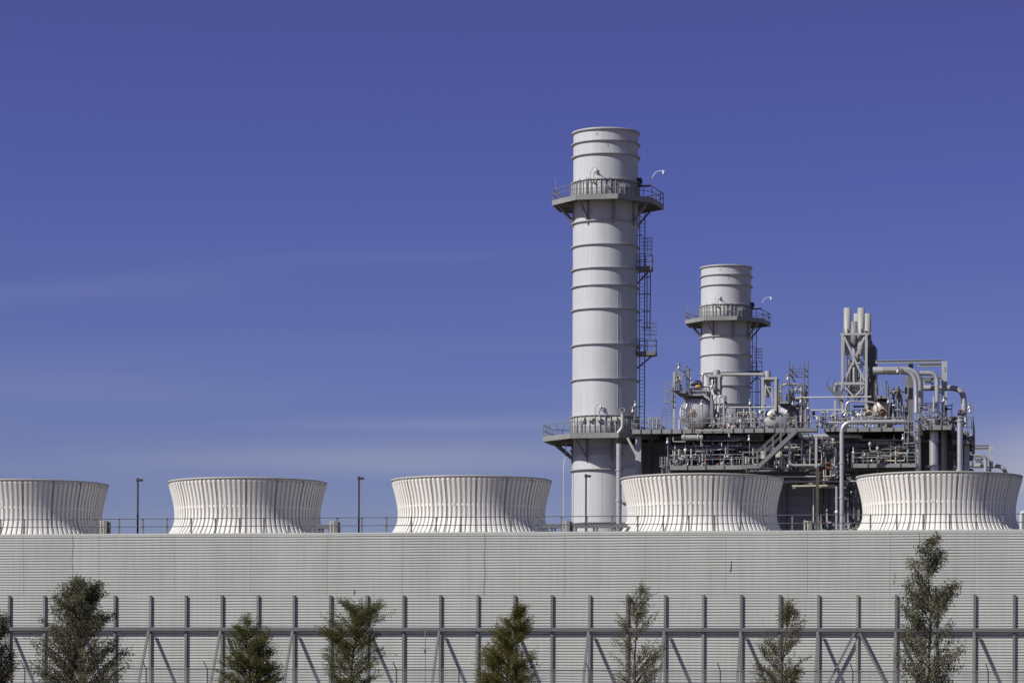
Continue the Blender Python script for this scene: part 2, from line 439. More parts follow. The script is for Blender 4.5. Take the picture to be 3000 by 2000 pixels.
# lamp posts on the roof
for px, pyt, lab in ((404, 1402, 'dark roof lamp post in the gap between the two leftmost fan stacks'),
                     (1052, 1397, 'dark roof lamp post in the gap left of the middle fan stack'),
                     (1717, 1390, 'dark roof lamp post standing in front of the tall exhaust stack')):
    o = OW + 13.0; p = F(px, pyt, o); t = thing('lamp_post', (p.x, o, ZD), lab, 'lamp post', 'lamp posts on the cooling tower roof')
    MB().box((p.x-.055, o-.055, ZD), (p.x+.055, o+.055, p.z+.02)).build('pole', M['pole'], t)
    mb = MB(); mb.box((p.x-.10, o-.09, p.z-.19), (p.x+.09, o+.09, p.z+.0)); mb.box((p.x-.045, o-.045, p.z+.0), (p.x+.045, o+.045, p.z+.07))
    mb.build('mount', M['pole'], t)
    MB().box((p.x+.093, o-.16, p.z-.18), (p.x+.34, o+.16, p.z-.02)).build('lamp_head', M['pole'], t)

# yellow-railed hatch boxes in the gaps between fan stacks
for px, lab in ((295, 'pale yellow post and grey boxes beside the leftmost fan stack'), (968, 'pale yellow post and grey boxes right of the second fan stack'),
                (1649, 'pale yellow post and grey boxes left of the exhaust stack foot'), (2357, 'beige post and grey boxes in front of the dark boiler casing')):
    o = OW + 2.0; p = F(px, 1523, o); t = thing('junction_box', (p.x, o, ZD), lab, 'junction box', 'junction boxes on the roof edge')
    MB().box((p.x-.05, o-.05, ZD), (p.x+.05, o+.05, p.z)).build('post', M['yellow_pale'], t)
    MB().box((p.x+.18, o-.06, ZD), (p.x+.26, o+.06, p.z-.05)).build('conduit', M['yellow_pale'], t)
    MB().box((p.x+.05, o-.03, p.z-.12), (p.x+.18, o+.03, p.z-.05)).build('arm', M['yellow_pale'], t)
    MB().box((p.x+.32, o-.15, ZD), (p.x+.50, o+.15, p.z-.06)).box((p.x+.52, o+.02, ZD), (p.x+.66, o+.3, p.z-.1)).build('box', M['steel_b'], t)
# cable trays behind the gaps
for a, b, py, lab in ((925, 985, 1543, 'dark cable tray between the second and middle fan stacks'), (1590, 1838, 1541, 'long dark cable tray on short legs in front of the exhaust stack foot')):
    o = OW + 5.0; p = F(a, py, o); q = F(b, py, o)
    t = thing('cable_tray', ((p.x+q.x)/2, o, ZD), lab, 'cable tray', 'cable trays on the roof')
    MB().box((p.x, o-.25, p.z-.12), (q.x, o+.25, p.z+.14)).build('tray', M['steel'], t)
    n = max(2, int((q.x-p.x)/1.4))
    for i in range(n):
        s = p.x + (q.x-p.x)*(i+.5)/n
        MB().box((s-.16, o-.2, ZD), (s-.08, o+.2, p.z-.125)).box((s+.08, o-.2, ZD), (s+.16, o+.2, p.z-.125)).box((s-.08, o-.2, p.z-.30), (s+.08, o+.2, p.z-.24)).build('leg', M['steel'], t)
# white standpipe at the right edge of the picture
o = OW + 4; p = F(2993, 1500, o)
MB().tube([(p.x, o, ZD), (p.x, o, p.z), (p.x+.6, o, p.z)], .14, 12, .2).build('standpipe', M['pipe_paint'], None, 'pale standpipe at the right edge of the roof beside the last fan stack', 'pipe')

# ------------------------------------------------------------------ the tall exhaust stack
CS = F(1768, 1990, OH).x
def ZH(py, o=OH, px=1768): return F(px, py, o).z
STR = 2.965
ztop = ZH(396)
stack = thing('exhaust_stack', (CS, OH, 0), 'tall pale grey exhaust stack, the larger and nearer of the two, with two platforms', 'exhaust stack', 'exhaust stacks')
def pol(a, r, z): a = radians(a); return Vector((CS + r*sin(a), OH - r*cos(a), z))
# shell with slightly uneven plates
sh = MB(); nz = 150; na = 96
rr = random.Random(5); bumps = [(rr.uniform(0, 6.28), rr.uniform(8, ztop), rr.uniform(.15, .35), rr.uniform(.7, 1.8), rr.uniform(-.022, .022)) for _ in range(90)]
for i in range(nz + 1):
    z = ztop*i/nz
    for k in range(na):
        a = 2*pi*k/na; r = STR
        for (ba, bz, wa, wz, h) in bumps:
            if abs(z-bz) < 3*wz:
                d = (a-ba+pi) % (2*pi) - pi
                if abs(d) < 3*wa: r += h*math.exp(-(d/wa)**2 - ((z-bz)/wz)**2)
        sh.v.append((CS + r*sin(a), OH - r*cos(a), z))
for i in range(nz):
    for k in range(na):
        sh.f.append((i*na+k, i*na+(k+1) % na, (i+1)*na+(k+1) % na, (i+1)*na+k)); sh.sm.append(True)
sh.build('shell', M['stack'], stack)
MB().lathe((CS, OH, 0), [(2.6, ztop-6), (2.6, ztop+.02)], 64).build('liner', M['plat_dark'], stack)
MB().lathe((CS, OH, ztop), [(2.6, .02), (2.6, .14), (STR+.15, .14), (STR+.15, -.05), (STR-.01, -.07)], 96).build('top_rim', M['ring'], stack)
for py, pr, th in ((428, .15, .11), (466, .15, .11), (660, .15, .11), (728, .15, .11), (796, .15, .11), (846, .15, .11), (914, .15, .11), (1017, .15, .11), (1118, .15, .11), (1321, .16, .16), (1335, .18, .18), (1380, .20, .12), (1534, .22, .14)):
    z = ZH(py)
    pr += .05; th *= .75
    MB().lathe((CS, OH, z), [(STR-.05, -th*.5), (STR+pr, -th*.5), (STR+pr, th*.5), (STR-.05, th*.5)], 96, smooth=False).build('ring', M['ring'], stack)
for a, y0, y1 in ((31, 850, 912), (31, 920, 1014), (31, 1022, 1115), (31, 1122, 1200), (-48, 400, 425), (-48, 432, 463), (-60, 665, 725), (4, 1385, 1530)):
    MB().bar(pol(a, STR+.004, ZH(y0)), pol(a, STR+.004, ZH(y1)), .03, .02, (0,1,0)).build('weld_seam', M['stack'], stack)
def band(z0, z1, n, extra):
    """insulated collar with upright stiffeners"""
    b = MB().lathe((CS, OH, 0), [(STR, z0), (STR+.10, z0), (STR+.10, z1), (STR, z1)], 96, smooth=True).build('collar', M['shroud'], stack)
    mb = MB()
    for k in range(n):
        a = 360.0*k/n; mb.bar(pol(a, STR+.15, z0), pol(a, STR+.15, z1+.03), .05, .10, (0,1,0))
    mb.build('stiffener', M['shroud'], b)
    MB().lathe((CS, OH, 0), [(STR+.1, z1-.09), (STR+.24, z1-.07), (STR+.24, z1+.0), (STR+.1, z1+.0)], 96, smooth=False).build('hoop', M['shroud'], b)
    return b
def octagon(R, z, skirt, rot=21.0):
    vs = [pol(rot + 45*k, R*(1.10 if k == 2 and R < 5 else 1.0), z) for k in range(8)]
    inn = [pol(rot + 45*k, STR+.10, z) for k in range(8)]
    d = MB()
    for k in range(8):
        a, b, c, e = vs[k], vs[(k+1) % 8], inn[(k+1) % 8], inn[k]; lo = Vector((0,0,-.10))
        d.add([a, b, c, e, a+lo, b+lo, c+lo, e+lo], [(0,1,2,3), (7,6,5,4), (0,4,5,1), (2,6,7,3)])
    pf = d.build('platform', M['plat_dark'], stack)
    mb = MB()
    for k in range(8): mb.bar(vs[k] + Vector((0,0,-skirt/2+.08)), vs[(k+1) % 8] + Vector((0,0,-skirt/2+.08)), .10, skirt)
    mb.build('skirt_beam', M['platform'], pf)
    mb = MB()
    for k in range(8):
        a = vs[k]; b = vs[(k+1) % 8]; n = max(2, round((b-a).length/1.05))
        for j in range(n):
            p = a + (b-a)*j/n; mb.bar(p + Vector((0,0,-.25)), p + Vector((0,0,1.12)), .06)
        for h in (1.1, .62): mb.bar(a + Vector((0,0,h)), b + Vector((0,0,h)), .05)
    mb.build('railing', M['steel'], pf)
    for k in range(8):
        a = rot + 45*k; q = pol(a, R*.90, z-.28); p = pol(a, STR+.05, z-1.95)
        mb = MB().ibeam(p, q, .20, .16); mb.bar(pol(a, STR+.08, z-2.3), pol(a, STR+.08, z-.2), .10, .14, (0,1,0)); mb.bar(pol(a, STR, z-.2), pol(a, R*.97, z-.2), .12, .2)
        mb.build('bracket', M['platform'], pf)
    return pf
def stack_lamp(a, r, z, parent, inward=1):
    mb = MB(); p = pol(a, r, z)
    mb.tube([p, p + Vector((0,0,.9)), p + Vector((.25,0,1.25)), p + Vector((.5,0,1.25))], .025, 6, .2)
    mb.build('lamp_arm', M['rail_light'], parent)
    c = p + Vector((.5,0,1.12))
    MB().lathe(c, [(.06, .12), (.08, .02), (.07, -.04), (.155, -.24), (.14, -.24), (.02, -.1)], 16).build('lamp_shade', M['white'], parent)

zp1 = ZH(571, OH-4.5); zp2 = ZH(1270, OH-5.2)
c1 = band(zp1 - .2, ZH(521, OH-3.2), 44, 0); pf1 = octagon(4.95, zp1, .46)
c2 = band(zp2 - .2, ZH(1213, OH-3.2), 40, 0); pf2 = octagon(5.7, zp2, .46)
zt2 = ZH(1214, OH-3.2); zt1 = ZH(521, OH-3.2)
stack_lamp(-7, STR+.3, zt2-.3, c2); stack_lamp(-92, STR+.35, zt2-.6, c2)
stack_lamp(-17, STR+.3, zt1-.3, c1); stack_lamp(-98, STR+.3, zt1-1.0, c1)
MB().tube([pol(-6, STR+.15, zt1+.55), pol(-6, STR+.42, zt1+.62)], .05, 8).build('test_port', M['ring'], c1)
for a, dz in ((-12, -.35), (10, -.75)):
    MB().cyl(pol(a, STR+.05, zt1+dz), pol(a, STR+.45, zt1+dz+.05), .10, n=10).build('sample_port', M['manway'], c1)
MB().tube([pol(-96, STR+.2, zt1-1.5), pol(-96, 4.7, zp1+1.1), pol(-96, 4.75, zp1+2.5)], .02, 5).build('mast', M['rail_light'], pf1)
g0 = pol(84, STR+1.6, zt1-.2)
MB().tube([pol(84, STR, zt1-.35), pol(84, STR+1.3, zt1-.35)], .09, 8).build('bracket_arm', M['black'], c1)
MB().tube([pol(84, STR+1.3, zt1-.5), pol(84, STR+1.35, zt1+.35), pol(84, STR+1.75, zt1+.95), pol(84, STR+2.55, zt1+.98)], .027, 8, .5).build('camera_arm', M['white'], c1)
q = pol(84, STR+2.45, zt1+.95)
MB().lathe(q, [(.05, 0), (.10, -.05), (.11, -.28), (.02, -.36)], 12).build('camera_dome', M['white'], c1)
mb = MB()
for k, (a, dz) in enumerate(((80, -.2), (88, .05), (92, .2), (84, .3))): mb.box(pol(a, STR+.1, zt1+dz) - Vector((.15,.12,.15)), pol(a, STR+.3, zt1+dz) + Vector((.1,.1,.12)))
mb.build('instrument_box', M['black'], c1)
for a in (-30, -15, -2, 24, 33): MB().box(pol(a, STR+.35, zp2+1.55) - Vector((.2,.1,.16)), pol(a, STR+.35, zp2+1.55) + Vector((.2,.1,.16))).build('panel_box', M['cabinet'], c2)
for a in (-38, -24, -20, 5, 14): MB().bar(pol(a, STR+.32, zp1), pol(a, STR+.32, zp1+1.9), .045).build('conduit', M['steel'], c1)
for a in (-44, -30, 12, 30): MB().tube([pol(a, STR+.3, zp2), pol(a, STR+.34, zp2+1.2), pol(a+6, STR+.2, zp2+1.3)], .035, 6, .2).build('conduit', M['steel'], c2)

def ladder(base_a, z0, z1, cage, off=0.42, wide=.48):
    mb = MB(); o = pol(base_a, STR+off, 0); d = Vector((1, 0, 0))*wide*.5
    for sg in (-1, 1): mb.bar(o + d*sg + Vector((0,0,z0)), o + d*sg + Vector((0,0,z1)), .085)
    z = z0
    while z < z1: mb.bar(o - d + Vector((0,0,z)), o + d + Vector((0,0,z)), .035); z += .33
    z = z0 + .5
    while z < z1: mb.bar(pol(base_a, STR, z), o + Vector((0,0,z)), .07); z += 2.4
    if cage:
        z = z0 + 2.2; hoop = [(-.36,0), (-.36,.45), (-.2,.75), (.2,.75), (.36,.45), (.36,0)]
        pts = lambda zz: [o + Vector((h[1], h[0], zz)) for h in hoop]
        while z < z1:
            P_ = pts(z)
            for a, b in zip(P_, P_[1:]): mb.bar(a, b, .06, .05)
            z += 1.55
        for h in hoop[1:5]: mb.bar(o + Vector((h[1], h[0], z0+2.2)), o + Vector((h[1], h[0], z1)), .045)
    return mb
zA = ZH(785); zB = ZH(1033)
ladder(92, zp2, zB + .2, False, .45).build('ladder', M['steel'], stack)
ladder(92, zB, zA + .2, True).build('ladder', M['steel'], stack)
ladder(92, zA, zp1 - .1, False).build('ladder', M['steel'], stack)
for z, w in ((zA, 1.35), (zB, 1.75)):
    e = pol(92, STR, z); mb = MB().box(e + Vector((-.1,-.7,-.35)), e + Vector((w,.7,0)))
    mb.bar(e + Vector((-.05,0,-1.5)), e + Vector((w*.8,0,-.3)), .14)
    mb.build('landing', M['frame_dark'], stack)
    mb = MB()
    for x in (.15, w*.5, w-.05):
        for y in (-.65, .65): mb.bar(e + Vector((x,y,0)), e + Vector((x,y,1.15)), .055)
    for h in (.6, 1.1):
        for y in (-.65, .65): mb.bar(e + Vector((.1,y,h)), e + Vector((w,y,h)), .05)
        mb.bar(e + Vector((w-.05,-.65,h)), e + Vector((w-.05,.65,h)), .05)
    for k in range(4):
        zz = 1.6 + .35*k; mb.bar(e + Vector((w*.35,-.45,zz)), e + Vector((w,-.45,zz)), .04); mb.bar(e + Vector((w*.35,.45,zz)), e + Vector((w,.45,zz)), .04)
    for x in (w*.4, w*.7, w): mb.bar(e + Vector((x,-.45,1.1)), e + Vector((x,-.45,2.7)), .04)
    mb.build('landing_railing', M['steel'], stack)
MB().tube([F(*cP(340, 1320), OH-2), F(*cP(340, 760), OH-2), F(*cP(365, 640), OH-1.5), F(*cP(365, 520), OH-1.5)], .045, 8, .8).build('drain_line', M['pipe_paint'], stack)

for a_, z_, w_, h_ in ((-7, ZH(410), .26, .22), (9, ZH(436), .12, .30), (10.5, ZH(443), .16, .18)):
    MB().bar(pol(a_, STR+.006, z_-h_/2), pol(a_, STR+.006, z_+h_/2), w_, .02, (0,1,0)).build('rust_spot', M['stain'], stack, 'tan rust stain on the stack top')
# second stack: the same thing farther back
s2c = F(2122, 1990, OH + 78.6)
V2 = Vector((s2c.x - CS, 78.6, -1.05))
st2 = copy_tree(stack); st2.location = world((CS + V2.x, OH + V2.y, V2.z)); st2['label'] = 'shorter looking pale grey exhaust stack standing farther back behind the steam drums'

# ------------------------------------------------------------------ helpers for the boiler plant
def H(p, off=0.0): return F(p[0], p[1], OH + off)
def wpx(n, off=0.0, px=2300): return n / PPM(px, OH + off)

def pipe(label, pts, rpx, off, m='alu', bend=1.0, cat='pipe', name='steam_pipe', group=None, flanges=(), parent=None):
    """pts: photo pixels (px, py) or (px, py, off)"""
    ps = [F(p[0], p[1], OH + (p[2] if len(p) > 2 else off)) for p in pts]; r = wpx(rpx, off, pts[0][0])
    mb = MB().tube(ps, r, 12, bend)
    if parent is not None: return mb.build('pipe', M[m], parent)
    if not flanges: return mb.build(name, M[m], None, label, cat, group)
    t = thing(name, (ps[0].x, ps[0].y, min(p.z for p in ps)), label, cat, group)
    mb.build('run', M[m], t)
    for (i, k) in flanges:
        a, b = ps[i], ps[i+1]; c = a + (b-a)*k; d = (b-a).normalized()
        MB().cyl(c - d*.05, c + d*.05, r*1.3, n=14).build('flange', M['alu_dull'], t)
    return t

def railing(mb, pts, h=1.1, sp=1.05, w=.055, post_drop=.0):
    for a, b in zip(pts, pts[1:]):
        a = Vector(a); b = Vector(b); n = max(1, round((b-a).length/sp))
        for j in range(n + 1):
            p = a + (b-a)*j/n; mb.bar(p - Vector((0,0,post_drop)), p + Vector((0,0,h)), w)
        for k in (h, h*.56): mb.bar(a + Vector((0,0,k)), b + Vector((0,0,k)), w*.85)
    return mb

def walkway(label, p0, p1, off, depth, skirt_px, rail_h=1.05, sp=1.0, name='walkway', back=False, m='platform', ends=(True, True), group='steel walkways', drop=True, railm='rail_light'):
    a = F(p0[0], p0[1], OH + off); b = F(p1[0], p1[1], OH + off); z = (a.z + b.z)/2; sk = wpx(skirt_px, off, p0[0])
    t = thing(name, ((a.x+b.x)/2, OH+off, z-sk), label, 'walkway', group)
    MB().box((a.x+.02, OH+off+.06, z-.12), (b.x-.02, OH+off+depth, z-.04)).build('deck', M['plat_dark'], t)
    mb = MB().box((a.x, OH+off-.05, z-sk), (b.x, OH+off+.05, z))
    mb.build('skirt_beam', M[m], t)
    mb = MB()
    n = max(1, int((b.x-a.x)/3.0))
    for i in range(n + 1):
        s = a.x + .1 + (b.x-a.x-.2)*i/n; mb.box((s-.09, OH+off+.08, z-sk+.02), (s+.09, OH+off+depth-.02, z-.13))
    mb.build('cross_beam', M['frame_dark'], t)
    mb = MB(); y = OH+off-.085
    pts = []
    if ends[0]: pts.append((a.x+.03, OH+off+depth, z))
    pts += [(a.x+.03, y, z), (b.x-.03, y, z)]
    if ends[1]: pts.append((b.x-.03, OH+off+depth, z))
    railing(mb, pts, rail_h, sp)
    if back: railing(mb, [(a.x, OH+off+depth, z), (b.x, OH+off+depth, z)], rail_h, sp)
    mb.build('railing', M[railm], t)
    if drop:
        n = max(1, round((b.x-a.x)/sp)); mb = MB()
        for j in range(n + 1):
            s = a.x + .03 + (b.x-a.x-.06)*j/n; mb.box((s-.04, y-.04, z-sk*.85), (s+.04, y+.03, z+.02))
        mb.build('post_bracket', M['rail'], t)
    return t, a, b, z

LAMPS = 'white bell lamps of the plant'
def arealight(label, lamp, pole_px, foot_py, off, top_py=None, r=.155):
    """lamp: pixel of the bell mouth centre"""
    c = F(lamp[0], lamp[1], OH + off); b = F(pole_px, foot_py, OH + off)
    t = thing('area_light', (b.x, OH+off, min(b.z, c.z-.4)), label, 'lamp', LAMPS)
    top = F(pole_px, top_py, OH+off).z if top_py else c.z + .42
    y = OH+off
    if abs(b.x - c.x) < .12:
        MB().tube([(b.x, y+.1, min(b.z, c.z-.3)), (b.x, y+.1, top)], .032, 6).build('pole', M['rail_light'], t)
    else:
        MB().tube([(b.x, y, min(b.z, c.z-.3)), (b.x, y, top), (c.x, y, top)], .032, 6, .1).build('pole', M['rail_light'], t)
    MB().lathe(c, [(.04, .15), (.06, .12), (.08, .06), (r, -.14), (r-.015, -.14), (.04, .02)], 18).build('lamp_shade', M['white'], t)
    MB().lathe(c, [(.01, .36), (.09, .34), (.10, .22), (.05, .16), (.01, .15)], 14).build('ballast', M['rail_light'], t)
    return t

def cabinet(label, p0, p1, off, m='cabinet', group='electrical cabinets'):
    a = F(p0[0], p0[1], OH+off); b = F(p1[0], p1[1], OH+off)
    t = thing('electrical_cabinet', ((a.x+b.x)/2, OH+off, min(a.z, b.z)), label, 'cabinet', group)
    MB().box((a.x, OH+off, a.z), (b.x, OH+off+.35, b.z)).build('body', M[m], t)
    w = abs(b.x-a.x); h = abs(a.z-b.z)
    MB().box((a.x+w*.06, OH+off-.025, b.z+h*.04), (b.x-w*.06, OH+off-.003, a.z-h*.04)).build('door', M[m], t)
    MB().box((b.x-w*.16, OH+off-.06, a.z-h*.16), (b.x-w*.10, OH+off-.028, a.z-h*.10)).box((b.x-w*.16, OH+off-.06, b.z+h*.10), (b.x-w*.10, OH+off-.028, b.z+h*.16)).build('latch', M['black'], t)
    for k in (.2, .75): MB().box((a.x+w*k, OH+off+.1, min(a.z,b.z)-.8), (a.x+w*k+.06, OH+off+.2, min(a.z,b.z))).build('leg', M['steel'], t)
    return t

def valve(label, p, off, m='yellow', s=.32, body='black'):
    s *= .78; c = H(p, off); t = thing('control_valve', (c.x, c.y, c.z-s*1.4), label, 'valve', 'valves')
    mb = MB().spin(c + Vector((-s*.9,0,-s*.9)), (1,0,0), [(.01,0), (s*.5,0), (s*.5,s*.2), (s*.3,s*.3), (s*.42,s*.9), (s*.3,s*1.5), (s*.5,s*1.6), (s*.5,s*1.8), (.01,s*1.8)], 14)
    mb.cyl(c + Vector((0,0,-s*.8)), c + Vector((0,0,0)), s*.14, n=8); mb.build('body', M[body], t)
    MB().lathe(c, [(.01, s*.42), (s*.5, s*.36), (s*.85, s*.12), (s*.9, -.02), (s*.85, -s*.12), (s*.35, -s*.3), (.01, -s*.34)], 18).build('actuator', M[m], t)
    return t

# ------------------------------------------------------------------ boiler casing and its ducts
za = H(cA(300, 1335), -6.5).z
sL = H((1905, 1400)).x; sR = H((2700, 1400)).x
cas = thing('boiler_casing', ((sL+sR)/2, OH, 0), 'dark grey panelled boiler casing in the shade behind the walkways and fan stacks', 'boiler')
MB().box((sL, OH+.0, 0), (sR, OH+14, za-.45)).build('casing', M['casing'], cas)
for px in (1961, 2015, 2095, 2187, 2298, 2404, 2421, 2508, 2560, 2630):
    s = H((px, 1450)).x; MB().ibeam((s, OH-.16, 0), (s, OH-.16, za-.5), .42, .30, (0,1,0)).build('column', M['frame_dark'], cas)
for py in (1300, 1345, 1392, 1424, 1455, 1486, 1522):
    z = H((2300, py)).z; MB().box((sL, OH-.10, z-.10), (sR, OH-.005, z+.10)).build('stiffener', M['casing'], cas)
# inlet duct between stack and casing
d0 = H((1838, 1300), -2.4); d1 = H((1881, 1400), -2.4)
dt = thing('flue_duct', ((d0.x+d1.x)/2, OH, 0), 'pale flue duct panel joining the exhaust stack to the dark boiler casing', 'duct')
MB().box((d0.x-.6, OH-2.4, 0), (d1.x-.25, OH+3, za-.9)).build('duct', M['duct'], dt)
MB().box((d1.x-.24, OH-2.9, 0), (d1.x+.02, OH+3, za-.9)).build('flange', M['frame_light'], dt)
d2 = H((1907, 1300), -1.2)
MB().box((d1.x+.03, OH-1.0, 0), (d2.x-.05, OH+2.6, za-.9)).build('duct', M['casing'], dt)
for py in (1366, 1420, 1470, 1530):
    z = H((1860, py), -2.4).z; MB().box((d0.x-.55, OH-2.62, z-.06), (d1.x-.26, OH-2.405, z+.06)).build('stiffener', M['frame_light'], dt)
# steel bent under the deck beside the stack
a = H(cP(1160, 430), -5.6); b = H(cP(1160, 700), -5.6)
t = thing('steel_bent', (a.x, OH-5.6, 0), 'grey steel support column under the left end of the upper walkway', 'column')
MB().ibeam((a.x, OH-5.6, 0), (a.x, OH-5.6, za-.5), .5, .4, (0,1,0)).build('column', M['frame_light'], t)
MB().bar((a.x+.1, OH-5.6, a.z-2.3), (a.x-1.0, OH-5.6, za-.6), .22, .2).build('brace', M['frame_light'], t)

# supporting frame of the walkways
fr_ = thing('walkway_trestle', (H((2200, 1400), -6).x, OH-6, 0), 'dark steel columns and beams carrying the plant walkways', 'steel frame')
for px, off in ((1960, -4.6), (2015, -3.4), (2036, -2.6), (2147, -4.2), (2090, -2.0), (2510, -4.2), (2536, -3), (2590, -3.4), (2646, -4.4)):
    s = H((px, 1400), off).x; MB().ibeam((s, OH+off, 0), (s, OH+off, za-.55), .24, .26, (0,1,0)).build('column', M['frame_dark'], fr_)
for py, off, x0, x1 in ((1283, -4.5, 1960, 2230), (1310, -4.8, 1950, 2640), (1378, -5.2, 1958, 2680), (1400, -3.0, 1900, 2620), (1292, -3.2, 2240, 2660)):
    p = H((x0, py), off); q = H((x1, py), off); MB().ibeam((p.x, OH+off, p.z), (q.x, OH+off, p.z), .24, .34).build('beam', M['frame_dark'], fr_)

# ------------------------------------------------------------------ walkways
W1 = walkway('long upper walkway with railing left of the stairway, under the two silver drums', (1846, 1257), (2330, 1254.5), -6.5, 20, 12.5, .95, .92)
W2 = walkway('upper walkway with railing between the stairway and the tall bent pipe', (2414, 1254), (2568, 1254), -6.0, 19, 9, .9, 1.0)
W3 = walkway('upper walkway behind the long horizontal silver pipe, below the rust stained drum', cK(540, 1205), cK(2280, 1200), -7.0, 20, 11, .9, 1.1)
W4 = walkway('short upper walkway at right, crossed by the two fat vertical pipes', cL(500, 225), cL(1290, 220), -8.0, 16, 13, 1.0, .95)
W5 = walkway('lower walkway with railing and cabinets behind the second fan stack from right', cC(455, 1125), cC(2165, 1115), -6.2, 6, 12.5, .95, 1.5)
W6 = walkway('lower walkway with railing just above the right end fan stack', cG(70, 1268), cG(1010, 1250), -6.5, 6, 12, .95, 1.6)
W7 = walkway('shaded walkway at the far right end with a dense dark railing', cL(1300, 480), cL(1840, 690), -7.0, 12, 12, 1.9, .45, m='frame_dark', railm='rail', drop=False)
W8 = walkway('small platform directly on top of the big silver drum', cN(700, 1260), cN(1410, 1255), -5.0, 8, 7.5, .5, 1.2, drop=False)
W9 = walkway('small raised platform left of the big silver drum with lamp and grey boxes', cN(550, 1165), cN(900, 1165), -5.4, 4, 7.5, 2.2, .8)
W10 = walkway('small platform with railing above the second silver drum', cB(665, 868), cB(850, 868), -5.2, 5, 7, .9, .7)
W11 = walkway('small platform with railing above the rust stained drum', cK(1400, 290), cK(1740, 290), -5.0, 5, 7.5, 1.35, .55)

# stairway from the lower to the upper walkway
b0 = H(cD(115, 1105), -8.2); b1 = H(cD(500, 1105), -8.2); tp = H(cD(1345, 262), -8.2); t2 = H(cD(1838, 255), -8.2)
t = thing('stairway', (b1.x, OH-8.2, b0.z), 'steel stairway with handrails climbing rightwards between lower and upper walkways', 'stairs')
zt = (tp.z+t2.z)/2; zb = (b0.z+b1.z)/2
for dy in (0, 1.0):
    mb = MB(); y = OH-8.2+dy
    mb.bar((b0.x, y, zb-.16), (b1.x, y, zb-.16), .07, .32); mb.bar((b1.x-.06, y, zb-.18), (tp.x+.06, y, zt-.18), .07, .34); mb.bar((tp.x, y, zt-.16), (t2.x, y, zt-.16), .07, .32)
    mb.build('stringer', M['steel_b'], t)
mb = MB(); n = 22
for i in range(n):
    p = Vector((b1.x, 0, zb)) + Vector((tp.x-b1.x, 0, zt-zb))*((i+.5)/n)
    mb.box((p.x-.02, OH-8.14, p.z-.10), (p.x+.26, OH-7.24, p.z-.055))
mb.build('treads', M['steel_b'], t)
MB().box((b0.x, OH-8.16, zb-.05), (b1.x, OH-7.22, zb-.01)).box((tp.x, OH-8.16, zt-.05), (t2.x, OH-7.22, zt-.01)).build('landing', M['plat_dark'], t)
for dy in (-.02, 1.02):
    mb = MB(); y = OH-8.2+dy
    A_ = Vector((b1.x-.2, y, zb)); B_ = Vector((tp.x, y, zt))
    for k in range(6): p = A_ + (B_-A_)*k/5; mb.bar(p - Vector((0,0,.2)), p + Vector((0,0,1.15)), .055)
    for h in (.6, 1.15): mb.bar(A_ + Vector((0,0,h)), B_ + Vector((0,0,h)), .05)
    railing(mb, [(b0.x, y, zb), (b1.x-.2, y, zb)], 1.15, .85, .065)
    if dy > 0: railing(mb, [(tp.x, y, zt), (t2.x, y, zt)], 1.1, .9, .06)
    mb.build('handrail', M['steel_b'], t)
s = H(cD(1812, 400), -8.0)
zs = H(cD(1812, 1175), -8.0).z
t = thing('steel_column', (s.x, OH-8.0, 0), 'slim column under the stair landing, grey above and dark brown below', 'column')
MB().box((s.x-.10, OH-8.1, zs), (s.x+.10, OH-7.9, zt-.33)).build('upper_shaft', M['frame_light'], t)
MB().box((s.x+.0, OH-8.15, 0), (s.x+.26, OH-7.85, zs-.01)).build('lower_shaft', M['brown'], t)

# ------------------------------------------------------------------ steam drums
def drum(label, c, rpx, off, L, m, man=(0, 0, .25), manm='manway'):
    p = H(c, off); r = wpx(rpx, off, c[0])
    t = thing('steam_drum', (p.x, p.y, p.z-r), label, 'steam drum', 'steam drums')
    prof = [(r*sin(a), -r*.55*cos(a)) for a in [pi/2*k/14 for k in range(15)]]
    MB().spin(p, (0,1,0), [(max(.001, x), y) for x, y in prof], 40).build('head', M[m], t)
    MB().spin(p, (0,1,0), [(r, .005), (r, L), (.01, L)], 40).build('shell', M[m], t)
    for k in (.15, 1.6, 3.4): MB().spin(p, (0,1,0), [(r, k), (r+.02, k), (r+.02, k+.06), (r, k+.06)], 40).build('strap', M['alu_dull'], t)
    q = p + Vector((man[0]*r, -r*.55*sqrt(max(0, 1-man[0]**2-man[1]**2)), man[1]*r)); mr = man[2]*r
    MB().spin(q, (0,1,0), [(.01,-.16), (mr*.8,-.16), (mr*.85,-.10), (mr,-.10), (mr,.25)], 24).build('manway', M[manm], t)
    for sg in (.8, L-1.2):
        MB().box((p.x-r*.75, p.y+sg, p.z-r*1.25), (p.x+r*.75, p.y+sg+.3, p.z-r*.55)).build('saddle', M['frame_light'], t)
    return t, p, r
D1 = drum('big silver steam drum head behind a wire grid, left of the three drums', cA(767, 1062), 46.8, -4.0, 11, 'drum', (-.15, .0, .22))
D2 = drum('silver steam drum with a tan manway, between the smaller stack and the scaffold', cB(585, 1150), 28.5, -3.5, 11, 'drum', (-.1, .2, .30))
D3 = drum('rust stained steam drum behind the yellow valve near the vent tower', cG(505, 485), 25.5, -3.5, 11, 'drum_warm', (.1, -.34, .36), 'rusty')
mb = MB()
for i in range(7):
    p = F(*cA(640 + i*33, 900), OH-5.9); q = F(*cA(640 + i*33, 1300), OH-5.9); mb.bar(p, q, .035)
for j in range(7): mb.bar(F(*cA(525, 905 + j*48), OH-5.9), F(*cA(840, 905 + j*48), OH-5.9), .035)
mb.build('wire_grid', M['rail_light'], None, 'thin wire guard grid standing in front of the big silver drum', 'guard grid')

